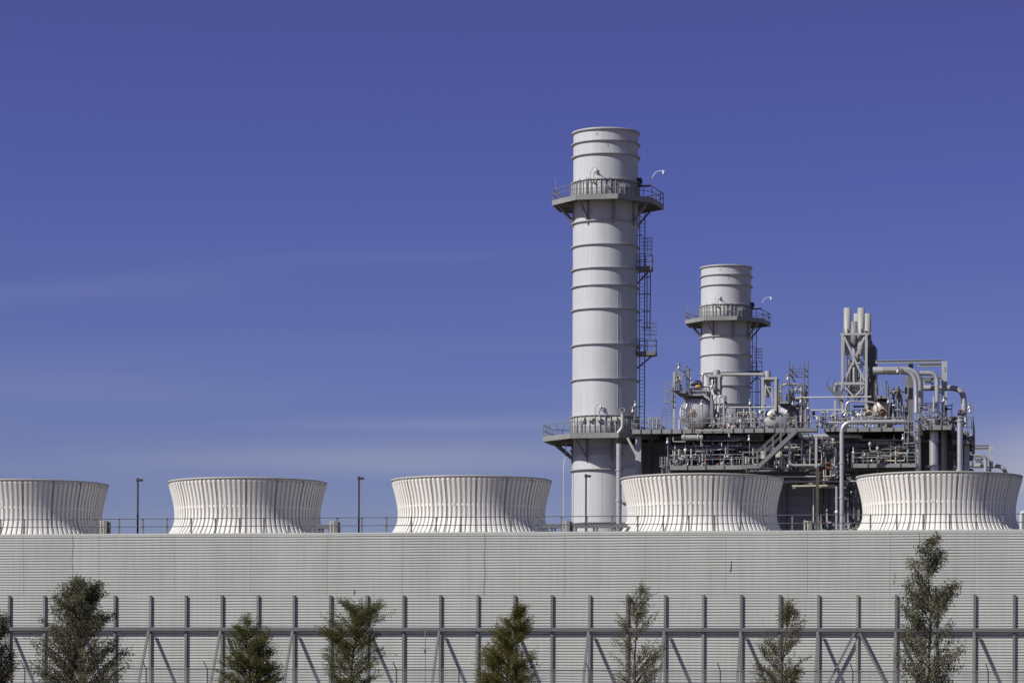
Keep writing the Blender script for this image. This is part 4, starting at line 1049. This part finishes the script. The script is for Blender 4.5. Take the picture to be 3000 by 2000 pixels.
bundle('tangle of small pipes in the shade between slung vessel and stairway', 2075, 2235, 1272, 1362, -5.5, -1.0, 46, 12)
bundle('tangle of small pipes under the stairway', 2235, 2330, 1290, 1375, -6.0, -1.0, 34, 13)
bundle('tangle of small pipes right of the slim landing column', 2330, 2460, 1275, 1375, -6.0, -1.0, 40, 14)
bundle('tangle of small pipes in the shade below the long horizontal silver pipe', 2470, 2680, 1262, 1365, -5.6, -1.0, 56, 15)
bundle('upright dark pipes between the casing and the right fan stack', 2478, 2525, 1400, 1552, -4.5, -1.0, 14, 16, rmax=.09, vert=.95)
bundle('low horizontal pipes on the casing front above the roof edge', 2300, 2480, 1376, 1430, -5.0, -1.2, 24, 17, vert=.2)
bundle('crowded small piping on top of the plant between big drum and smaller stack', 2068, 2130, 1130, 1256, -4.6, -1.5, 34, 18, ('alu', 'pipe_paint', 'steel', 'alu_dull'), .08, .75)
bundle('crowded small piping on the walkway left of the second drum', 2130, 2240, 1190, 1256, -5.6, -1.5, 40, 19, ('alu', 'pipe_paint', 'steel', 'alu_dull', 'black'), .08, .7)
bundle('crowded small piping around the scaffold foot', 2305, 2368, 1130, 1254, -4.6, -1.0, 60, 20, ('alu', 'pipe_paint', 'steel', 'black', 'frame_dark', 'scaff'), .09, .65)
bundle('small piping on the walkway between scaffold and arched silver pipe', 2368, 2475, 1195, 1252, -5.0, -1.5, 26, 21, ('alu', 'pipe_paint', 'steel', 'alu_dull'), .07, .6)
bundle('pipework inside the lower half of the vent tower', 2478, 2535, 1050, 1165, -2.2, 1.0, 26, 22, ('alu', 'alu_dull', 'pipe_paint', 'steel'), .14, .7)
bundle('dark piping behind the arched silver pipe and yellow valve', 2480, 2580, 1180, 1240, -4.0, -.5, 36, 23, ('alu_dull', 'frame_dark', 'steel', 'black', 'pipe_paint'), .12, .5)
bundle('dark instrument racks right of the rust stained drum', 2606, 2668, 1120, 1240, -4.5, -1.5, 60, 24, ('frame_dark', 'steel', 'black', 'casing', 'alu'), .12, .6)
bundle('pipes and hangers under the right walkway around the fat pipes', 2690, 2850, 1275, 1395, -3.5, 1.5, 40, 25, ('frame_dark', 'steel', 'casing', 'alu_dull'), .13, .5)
bundle('small valves and lines on the short right walkway', 2690, 2790, 1180, 1245, -6.5, -4.0, 26, 26, ('alu', 'pipe_paint', 'steel', 'black'), .06, .6)
bundle('small valves on the drum platform above the big silver drum', 2020, 2100, 1095, 1150, -4.6, -2.5, 30, 27, ('alu', 'pipe_paint', 'black', 'steel', 'white'), .07, .7)
# right hand dark building behind the fat pipes
a = H((2690, 1300), 2); b = H((2838, 1300), 2)
t_annex = t = thing('boiler_annex', ((a.x+b.x)/2, OH+2, 0), 'dark shaded plant annex behind the fat upright pipes at right', 'boiler')
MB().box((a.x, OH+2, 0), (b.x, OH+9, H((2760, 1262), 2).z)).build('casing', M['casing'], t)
for px in (2700, 2735, 2775, 2812, 2832): s = H((px, 1400), 1.8).x; MB().ibeam((s, OH+1.8, 0), (s, OH+1.8, H((2760, 1266), 2).z), .3, .3, (0,1,0)).build('column', M['frame_dark'], t)
for y0, y1, x0, x1 in ((1340, 1300, 2750, 2830), (1350, 1318, 2775, 2835), (1300, 1340, 2790, 2850)): MB().bar(H((x0, y0), -2), H((x1, y1), -2), .2).build('brace', M['frame_dark'], t)
# upright wall box column between pipes (F 390-440)
a = H(cF(385, 310), -3.0); b = H(cF(440, 310), -3.0)
MB().box((a.x, OH-3, H((2650, 1245), -3).z), (b.x, OH-1.5, a.z)).build('dark_duct', M['casing'], None, 'dark upright duct left of the big bent pipes', 'duct')

# pale cable trays in the shade and sunlit small piping along the front of the walkways
for lab, rows, off in (('pale cable trays behind the lower walkway railing', [(cC(480, 758), cC(1520, 752)), (cC(545, 792), cC(1540, 776))], -4.6),
                       ('pale cable trays behind the stairway', [(cD(365, 740), cD(1330, 730)), (cD(400, 768), cD(1385, 758)), (cD(420, 800), cD(1415, 790))], -4.8),
                       ('pale cable trays above the right lower walkway', [(cG(550, 1028), cG(860, 1028)), (cG(560, 1048), cG(850, 1048)), (cG(210, 1140), cG(660, 1140))], -4.8)):
    q = [F(*r_[0], OH+off) for r_ in rows]
    t = thing('wall_tray', (q[0].x, OH+off, q[-1].z), lab, 'cable tray', 'pale cable trays of the plant')
    for a_, b_ in rows:
        u_ = F(*a_, OH+off); v_ = F(*b_, OH+off); MB().box((u_.x, OH+off-.1, u_.z-.05), (v_.x, OH+off+.1, u_.z+.05)).build('tray', M['cabinet'], t)
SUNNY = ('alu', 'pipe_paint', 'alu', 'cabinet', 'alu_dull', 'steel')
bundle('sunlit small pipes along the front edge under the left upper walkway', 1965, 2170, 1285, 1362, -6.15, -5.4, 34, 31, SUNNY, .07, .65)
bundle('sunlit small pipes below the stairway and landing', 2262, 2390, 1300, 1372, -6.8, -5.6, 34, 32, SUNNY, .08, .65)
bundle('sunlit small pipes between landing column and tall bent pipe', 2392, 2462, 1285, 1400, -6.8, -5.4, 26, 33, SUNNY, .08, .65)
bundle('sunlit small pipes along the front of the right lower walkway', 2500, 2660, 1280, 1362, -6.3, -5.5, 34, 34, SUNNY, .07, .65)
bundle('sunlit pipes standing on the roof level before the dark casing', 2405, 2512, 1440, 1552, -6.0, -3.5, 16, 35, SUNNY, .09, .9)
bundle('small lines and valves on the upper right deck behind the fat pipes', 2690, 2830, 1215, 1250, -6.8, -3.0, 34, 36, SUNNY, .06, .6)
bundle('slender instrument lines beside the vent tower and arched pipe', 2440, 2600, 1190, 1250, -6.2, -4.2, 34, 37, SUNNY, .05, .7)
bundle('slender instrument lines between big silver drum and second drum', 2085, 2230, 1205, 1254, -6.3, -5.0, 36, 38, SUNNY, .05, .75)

for o, l in ((cas, 'panelled boiler casing of the farther unit, hidden behind the nearer plant'), (t_annex, 'dark annex of the farther unit behind the right end fan stack')):
    q = copy_tree(o); q.location = world(BASE[o.name] + V2); q['label'] = l

SKY_K, SKY_B = 2.2, 0.10
SKY_S = 0.08
TINTS = [(.055, (1.34, 1.00, 1.05)), (.104, (1.15, .91, 1.31)), (.174, (1.06, .80, 1.42)), (.235, (1.04, .71, 1.34)), (.42, (.85, .76, .90))]
CLOUD = .16
CLOUDC = (4.0, 4.2, 5.4)
CLOUDS = [(-.045, .0765, .085, .0055, .02, .48, (4.6, 4.8, 6.0)), (-.02, .0895, .07, .0022, .01, .25, (4.2, 4.5, 6.2)),
          (-.155, .134, .07, .0045, .10, .13, (3.4, 3.7, 5.8)), (-.05, .146, .05, .002, .03, .13, (3.2, 3.6, 5.8)), (.205, .073, .045, .015, 0, 1.0, (5.9, 5.8, 6.5)), (-.15, .105, .09, .012, 0, .12, (3.6, 3.9, 5.6))]
SUN = 4.8
EXPO = 0.0

# ------------------------------------------------------------------ chain link fence
OFN = OW - 55.0
ZF = F(1500, 1961, OFN).z
fs0 = F(-200, 1961, OFN).x; fs1 = F(3200, 1961, OFN).x
fence = thing('chain_link_fence', ((fs0+fs1)/2, OFN, 0), 'chain link fence with slanted top arms in front of the corrugated wall', 'fence')
FPX = [72, 428, 607, 1161, 1344, 1918, 2110, 2498, 2698, 2895, 240, 790, 980, 1530, 1725, 2305]
SP = None
for px in FPX:
    s = F(px, 1961, OFN).x
    post = MB().cyl((s, OFN, 0), (s, OFN, ZF+.02), .032, n=8).build('post', M['rail'], fence)
    MB().bar((s, OFN, ZF), (s-.10, OFN-.28, ZF+.36), .035).build('arm', M['rail'], post)
MB().cyl((fs0, OFN, ZF), (fs1, OFN, ZF), .024, n=8).build('top_rail', M['steel'], fence)
mb = MB(); d = .075; H_ = ZF - .05; s = fs0 - H_; w = .0045
while s < fs1:
    for sg in (1, -1):
        a0 = s if sg > 0 else s + H_; x0, z0, x1, z1 = a0, .03, a0 + sg*H_, ZF
        n = len(mb.v); y = OFN + .03 + sg*.004
        mb.v += [(x0-w, y, z0), (x0+w, y, z0), (x1+w, y, z1), (x1-w, y, z1), (x0, y+.008, z0), (x1, y+.008, z1)]
        mb.f += [(n, n+1, n+2, n+3), (n+1, n+4, n+5, n+2), (n+4, n, n+3, n+5)]; mb.sm += [False]*3
    s += d
mb.build('mesh', M['wire'], fence)

# sign at the lower left corner
p = F(25, 1990, OFN - .3)
t = thing('sign', (p.x, p.y, p.z-.6), 'small white sign with red top edge at the bottom left corner', 'sign')
MB().box((p.x-.10, p.y-.012, p.z-.6), (p.x+.10, p.y+.012, p.z-.03)).build('panel', M['sign_white'], t)
MB().box((p.x-.10, p.y-.012, p.z-.028), (p.x+.10, p.y+.012, p.z+.03)).build('red_band', M['sign_red'], t)
MB().box((p.x-.03, p.y+.014, 0), (p.x+.03, p.y+.05, p.z)).build('post', M['steel'], t)

# thin aerial in front of the wall
o = OW - 20; p = F(1246, 1845, o)
t = thing('aerial_mast', (p.x, o, 0), 'thin pale aerial mast with short cross bar in front of the wall', 'antenna')
MB().cyl((p.x, o, 0), (p.x, o, p.z), .028, n=8).build('mast', M['rail_light'], t)
zc = F(1246, 1898, o).z
MB().box((p.x-.30, o-.04, zc-.03), (p.x+.36, o+.02, zc+.03)).build('cross_bar', M['rail_light'], t)
MB().box((p.x-.04, o-.06, zc-.28), (p.x+.04, o+.04, zc-.06)).build('clamp', M['black'], t)

# ------------------------------------------------------------------ trees
def tree(name, label, px, off, outline, kind, seed, nb, tw, lf, bark='bark', lean=0.0, leaf=(.13, .03), branches=True, toppx=None):
    """outline: rows (py, left px, right px) from top to bottom, read at the tree's own distance"""
    r = random.Random(seed); o = OW + off; base = F(px, 1990, o); ppm = PPM(px, o)
    zs = [F(px, y, o).z for y, a, b in outline]; L = [(a-px)/ppm for y, a, b in outline]; R = [(b-px)/ppm for y, a, b in outline]
    ztop = zs[0]; zlow = .5; wmax = max(q-p for p, q in zip(L, R))
    def ext(z):
        if z >= zs[0]: return L[0], R[0]
        for i in range(len(zs)-1):
            if zs[i] >= z >= zs[i+1]:
                t = (zs[i]-z)/(zs[i]-zs[i+1]); return L[i]+(L[i+1]-L[i])*t, R[i]+(R[i+1]-R[i])*t
        return L[-1]*.8, R[-1]*.8
    t = thing(name, (base.x, o, 0), label, 'tree', 'trees in front of the wall')
    H0 = ztop - .15
    tx = ((toppx if toppx else px) - px)/ppm
    def axis(z):
        k = z/H0; return Vector((base.x + tx*k**1.6 + .06*sin(z*1.3+seed), o + .05*sin(z*1.7+seed*2), z))
    tr = MB(); tp = [axis(H0*i/14) for i in range(15)]
    r0 = .045 + H0*.0085
    tr.tube(tp, r0, 9, 0, radii=[r0*(1-.93*(i/14)**.9) for i in range(15)])
    cr = MB()
    def leaves(p, d, n, size):
        for _ in range(n):
            ll = size[0]*r.uniform(.6, 1.25); w = size[1]*r.uniform(.7, 1.3)
            if kind == 'euc':
                dd = Vector((r.gauss(0,.45), r.gauss(0,.45), -.75 + r.gauss(0,.35))) + d*.25
                q = p + Vector((r.gauss(0,.10), r.gauss(0,.10), r.gauss(0,.09)))
            else:
                dd = d*.9 + Vector((r.gauss(0,.42), r.gauss(0,.42), r.gauss(.05,.38)))
                q = p + Vector((r.gauss(0,.055), r.gauss(0,.055), r.gauss(0,.05)))
            dd.normalize(); sd = dd.cross(Vector((r.gauss(0,1), r.gauss(0,1), r.gauss(0,1))))
            if sd.length < 1e-3: continue
            sd.normalize(); up = dd.cross(sd)
            a = q; b = q + dd*ll*.5 + sd*w*.5 + up*w*.15; c = q + dd*ll; e = q + dd*ll*.5 - sd*w*.5 + up*w*.15
            n0 = len(cr.v); cr.v += [tuple(a), tuple(b), tuple(c), tuple(e)]; cr.f.append((n0, n0+1, n0+2, n0+3)); cr.sm.append(False)
    for i in range(nb):
        k = (i + r.random())/nb
        for _try in range(40):
            zt = zlow + (ztop - zlow)*r.random(); l, rr_ = ext(zt)     # tip height, more where the crown is wide
            if r.random() < (rr_ - l)/wmax + .30: break
        if i < 3: zt = ztop - .1 - .25*i; l, rr_ = ext(zt)
        az = r.uniform(0, 2*pi); side = cos(az); side = math.copysign(abs(side)**.8, side)
        half = (rr_ - l)/2; mid = (rr_ + l)/2
        rad_ = r.uniform(.30, 1.25)**.5*(1 + .08*sin(zt*2.1+seed) *sin(az*2+zt))
        # lateral position inside the outline, depth from the mean half width
        tip = Vector((base.x + mid + half*side*rad_, o + half*sin(az)*rad_*.95, zt))
        drop = (tip - axis(zt)).length*(.85 if kind == 'euc' else (.45 if kind != 'sp' else .7))
        z0 = max(.5, zt - drop - r.uniform(.1, .4)); z0 = min(z0, H0*.97); root = axis(z0)
        midp = root + (tip-root)*.5 + Vector((r.gauss(0,.06), r.gauss(0,.06), (tip-root).length*.06))
        blen = (tip-root).length
        if blen < .12: blen = .12
        rb = max(.008, min(r0*.35, .006 + blen*.011))
        tr.tube([root, midp, tip], rb, 5, 0, radii=[rb, rb*.6, rb*.22])
        for j in range(tw):
            f = .20 + .80*((j + r.random())/tw)
            p0 = root + (midp-root)*(f*2) if f < .5 else midp + (tip-midp)*(f*2-1)
            bd = (tip-root).normalized()
            td = (bd*1.0 + Vector((r.gauss(0,.5), r.gauss(0,.5), r.gauss(.10,.28)))).normalized()
            tl = r.uniform(.20, .55)*(1.0 if kind != 'euc' else .9)
            p1 = p0 + td*tl
            if branches and r.random() < .6: tr.tube([p0, p1], .005, 3, 0)
            for m_ in range(4):
                q = p0 + (p1-p0)*(m_+.7)/4
                ld = td if kind == 'euc' else (td + td.cross(Vector((0,0,1)))*r.choice((-.7,.7))).normalized()
                leaves(q, ld, lf, leaf)
    tr.build('trunk', M[bark], t)
    cr.build('crown', M[{'euc': 'euc', 'cyp': 'cyp', 'cyb': 'cyp_b', 'sp': 'sparse'}[kind]], t)
    return t
TO = -68.0
tree('gum_tree', 'dense grey-green gum tree with wide base and double top near the left edge', 232, TO,
     [(1697,232,284), (1735,160,300), (1780,138,305), (1815,128,330), (1850,112,325), (1890,96,352), (1930,88,385), (1970,100,362), (2010,125,330), (2080,150,310)], 'euc', 3, 130, 12, 5, 'bark_dark', leaf=(.155,.036), toppx=256)
tree('gum_tree', 'gum tree mostly cut off by the left edge of the picture', -22, TO,
     [(1780,-60,5), (1830,-80,20), (1890,-95,24), (1940,-100,44), (1985,-95,28), (2050,-80,10)], 'euc', 8, 78, 12, 5, 'bark_dark', leaf=(.155,.036))
tree('feathery_tree', 'dense dark green feathery tree with two tops, second full crown from left', 728, TO,
     [(1818,692,702), (1832,690,775), (1870,684,785), (1910,668,795), (1950,640,815), (1990,640,812), (2060,650,805)], 'cyp', 12, 125, 13, 6, 'bark_dark', leaf=(.115,.022))
tree('feathery_tree', 'wide layered feathery tree with several bare gaps, tallest of the dense feathery ones', 1026, TO,
     [(1766,1010,1018), (1772,1000,1112), (1810,952,1125), (1850,945,1120), (1890,965,1125), (1930,950,1125), (1960,965,1105), (2010,960,1100), (2080,980,1090)], 'cyp', 15, 100, 13, 6, 'bark_dark', leaf=(.12,.022), toppx=1050)
tree('feathery_tree', 'bright olive pyramid-shaped feathery tree left of the picture middle', 1482, TO,
     [(1788,1520,1530), (1812,1492,1532), (1836,1446,1550), (1880,1440,1552), (1910,1412,1560), (1950,1405,1562), (1990,1400,1570), (2070,1395,1575)], 'cyb', 21, 132, 13, 6, 'bark_dark', leaf=(.115,.022), toppx=1512)
tree('sparse_tree', 'tall thin-leaved sparse tree through which the wall shows', 1862, TO,
     [(1724,1862,1872), (1748,1850,1900), (1790,1826,1926), (1830,1812,1922), (1870,1800,1940), (1920,1800,1946), (1970,1795,1940), (2040,1790,1930)], 'sp', 27, 66, 8, 4, 'bark_dark', leaf=(.12,.026))
tree('sparse_tree', 'shorter sparse tree with warm leaves below the stairs and smaller drum', 2288, TO,
     [(1778,2308,2314), (1810,2300,2332), (1860,2280,2350), (1880,2236,2352), (1920,2220,2352), (1960,2222,2356), (2000,2212,2360), (2060,2205,2355)], 'sp', 33, 68, 10, 4, 'bark_dark', leaf=(.12,.028), toppx=2310)
tree('gum_tree', 'tallest gum tree with pale forked trunk near the right edge', 2722, TO,
     [(1578,2712,2736), (1600,2680,2750), (1650,2666,2770), (1690,2668,2810), (1730,2650,2790), (1775,2636,2802), (1810,2648,2812), (1850,2650,2800), (1900,2612,2806), (1930,2612,2795), (1970,2640,2800), (2030,2660,2790)], 'euc', 40, 92, 10, 4, 'bark', leaf=(.165,.038))

# ------------------------------------------------------------------ sky, sun, camera
AZ, EL = radians(60), radians(37)
w = bpy.data.worlds.new('World'); SC.world = w; w.use_nodes = True
nt = w.node_tree; N = nt.nodes; L = nt.links; bg = N['Background']
sky = N.new('ShaderNodeTexSky'); sky.sky_type = 'NISHITA'; sky.sun_disc = False
sky.sun_elevation = EL; sky.sun_rotation = radians(180) + AZ
sky.altitude = 100; sky.air_density = 1.0; sky.dust_density = .4; sky.ozone_density = 3.0
tc = N.new('ShaderNodeTexCoord'); sep = N.new('ShaderNodeSeparateXYZ'); L.new(tc.outputs['Generated'], sep.inputs[0])
ma = N.new('ShaderNodeMath'); ma.operation = 'MULTIPLY_ADD'; L.new(sep.outputs['Z'], ma.inputs[0]); ma.inputs[1].default_value = SKY_K; ma.inputs[2].default_value = SKY_B
cb = N.new('ShaderNodeCombineXYZ'); L.new(sep.outputs['X'], cb.inputs[0]); L.new(sep.outputs['Y'], cb.inputs[1]); L.new(ma.outputs[0], cb.inputs[2])
nm = N.new('ShaderNodeVectorMath'); nm.operation = 'NORMALIZE'; L.new(cb.outputs[0], nm.inputs[0]); L.new(nm.outputs[0], sky.inputs['Vector'])
tint = N.new('ShaderNodeMix'); tint.data_type = 'RGBA'; tint.blend_type = 'MULTIPLY'; tint.inputs[0].default_value = 1
tint.clamp_result = False
rp = N.new('ShaderNodeValToRGB'); L.new(sep.outputs['Z'], rp.inputs['Fac'])
e = rp.color_ramp.elements
e[0].position = TINTS[0][0]; e[0].color = (*[v/2 for v in TINTS[0][1]], 1); e[1].position = TINTS[-1][0]; e[1].color = (*[v/2 for v in TINTS[-1][1]], 1)
for p_, v_ in TINTS[1:-1]:
    q_ = e.new(p_); q_.color = (*[v/2 for v in v_], 1)
dbl = N.new('ShaderNodeVectorMath'); dbl.operation = 'SCALE'; dbl.inputs['Scale'].default_value = 2.0; L.new(rp.outputs['Color'], dbl.inputs[0])
L.new(sky.outputs[0], tint.inputs[6]); L.new(dbl.outputs[0], tint.inputs[7])
# thin streaks of high cloud
mp = N.new('ShaderNodeMapping'); mp.inputs['Scale'].default_value = (2.2, 2.2, 34); mp.inputs['Rotation'].default_value = (0, radians(2.2), 0)
L.new(tc.outputs['Generated'], mp.inputs['Vector'])
nz = N.new('ShaderNodeTexNoise'); nz.inputs['Scale'].default_value = 2.3; nz.inputs['Detail'].default_value = 4; nz.inputs['Roughness'].default_value = .45
L.new(mp.outputs[0], nz.inputs['Vector'])
mr = N.new('ShaderNodeMapRange'); mr.inputs['From Min'].default_value = .42; mr.inputs['From Max'].default_value = .72; L.new(nz.outputs['Fac'], mr.inputs['Value'])
lo = N.new('ShaderNodeMapRange'); lo.interpolation_type = 'SMOOTHSTEP'; lo.inputs['From Min'].default_value = .16; lo.inputs['From Max'].default_value = .05; lo.inputs['To Max'].default_value = CLOUD
L.new(sep.outputs['Z'], lo.inputs['Value'])
mm = N.new('ShaderNodeMath'); mm.operation = 'MULTIPLY'; L.new(mr.outputs[0], mm.inputs[0]); L.new(lo.outputs[0], mm.inputs[1])
cl = N.new('ShaderNodeMix'); cl.data_type = 'RGBA'; L.new(mm.outputs[0], cl.inputs[0]); L.new(tint.outputs[2], cl.inputs[6]); cl.inputs[7].default_value = (*CLOUDC, 1)
last = cl.outputs[2]
wn = N.new('ShaderNodeTexNoise'); wn.inputs['Scale'].default_value = 1.6; wn.inputs['Detail'].default_value = 5; wn.inputs['Roughness'].default_value = .6
wm = N.new('ShaderNodeMapping'); wm.inputs['Scale'].default_value = (4, 4, 60); L.new(tc.outputs['Generated'], wm.inputs['Vector']); L.new(wm.outputs[0], wn.inputs['Vector'])
def mth(op, x, y=None):
    n_ = N.new('ShaderNodeMath'); n_.operation = op
    for i_, v_ in enumerate((x, y)):
        if v_ is None: continue
        if isinstance(v_, (int, float)): n_.inputs[i_].default_value = v_
        else: L.new(v_, n_.inputs[i_])
    return n_.outputs[0]
for cx, cz, ax, az, tilt, st, colr in CLOUDS:
    dx = mth('SUBTRACT', sep.outputs['X'], cx)
    dz = mth('SUBTRACT', mth('SUBTRACT', sep.outputs['Z'], cz), mth('MULTIPLY', dx, tilt))
    dz = mth('ADD', dz, mth('MULTIPLY', mth('SUBTRACT', wn.outputs['Fac'], .5), az*1.6))
    q_ = mth('ADD', mth('POWER', mth('ABSOLUTE', mth('DIVIDE', dx, ax)), 2.0), mth('POWER', mth('ABSOLUTE', mth('DIVIDE', dz, az)), 2.0))
    k_ = mth('MULTIPLY', mth('EXPONENT', mth('MULTIPLY', q_, -1.0)), mth('MULTIPLY', mth('ADD', wn.outputs['Fac'], .35), st))
    mx_ = N.new('ShaderNodeMix'); mx_.data_type = 'RGBA'; L.new(k_, mx_.inputs[0]); L.new(last, mx_.inputs[6]); mx_.inputs[7].default_value = (*colr, 1)
    last = mx_.outputs[2]
L.new(last, bg.inputs['Color']); bg.inputs['Strength'].default_value = SKY_S

sd = bpy.data.lights.new('sun', 'SUN'); sd.energy = SUN; sd.angle = radians(.53); sd.color = (1.0, .965, .91)
so = bpy.data.objects.new('sun', sd); COL.objects.link(so)
dirv = Vector((-sin(AZ)*cos(EL), -cos(AZ)*cos(EL), sin(EL)))
so.rotation_euler = dirv.to_track_quat('Z', 'Y').to_euler(); so.location = (-60, 60, 90)

cam = bpy.data.cameras.new('camera'); co = bpy.data.objects.new('camera', cam); COL.objects.link(co)
cam.sensor_width = 36; cam.lens = FP/3000*36; cam.shift_y = (HY-1000)/3000
cam.clip_start = 1; cam.clip_end = 20000
co.matrix_world = Matrix.Translation((0, 0, CZ)) @ Matrix.Rotation(pi/2, 4, 'X') @ Matrix.Rotation(RHO, 4, 'Z')
SC.camera = co
SC.view_settings.view_transform = 'Standard'; SC.view_settings.look = 'None'; SC.view_settings.exposure = EXPO; SC.view_settings.gamma = 1
SC.cycles.max_bounces = 6
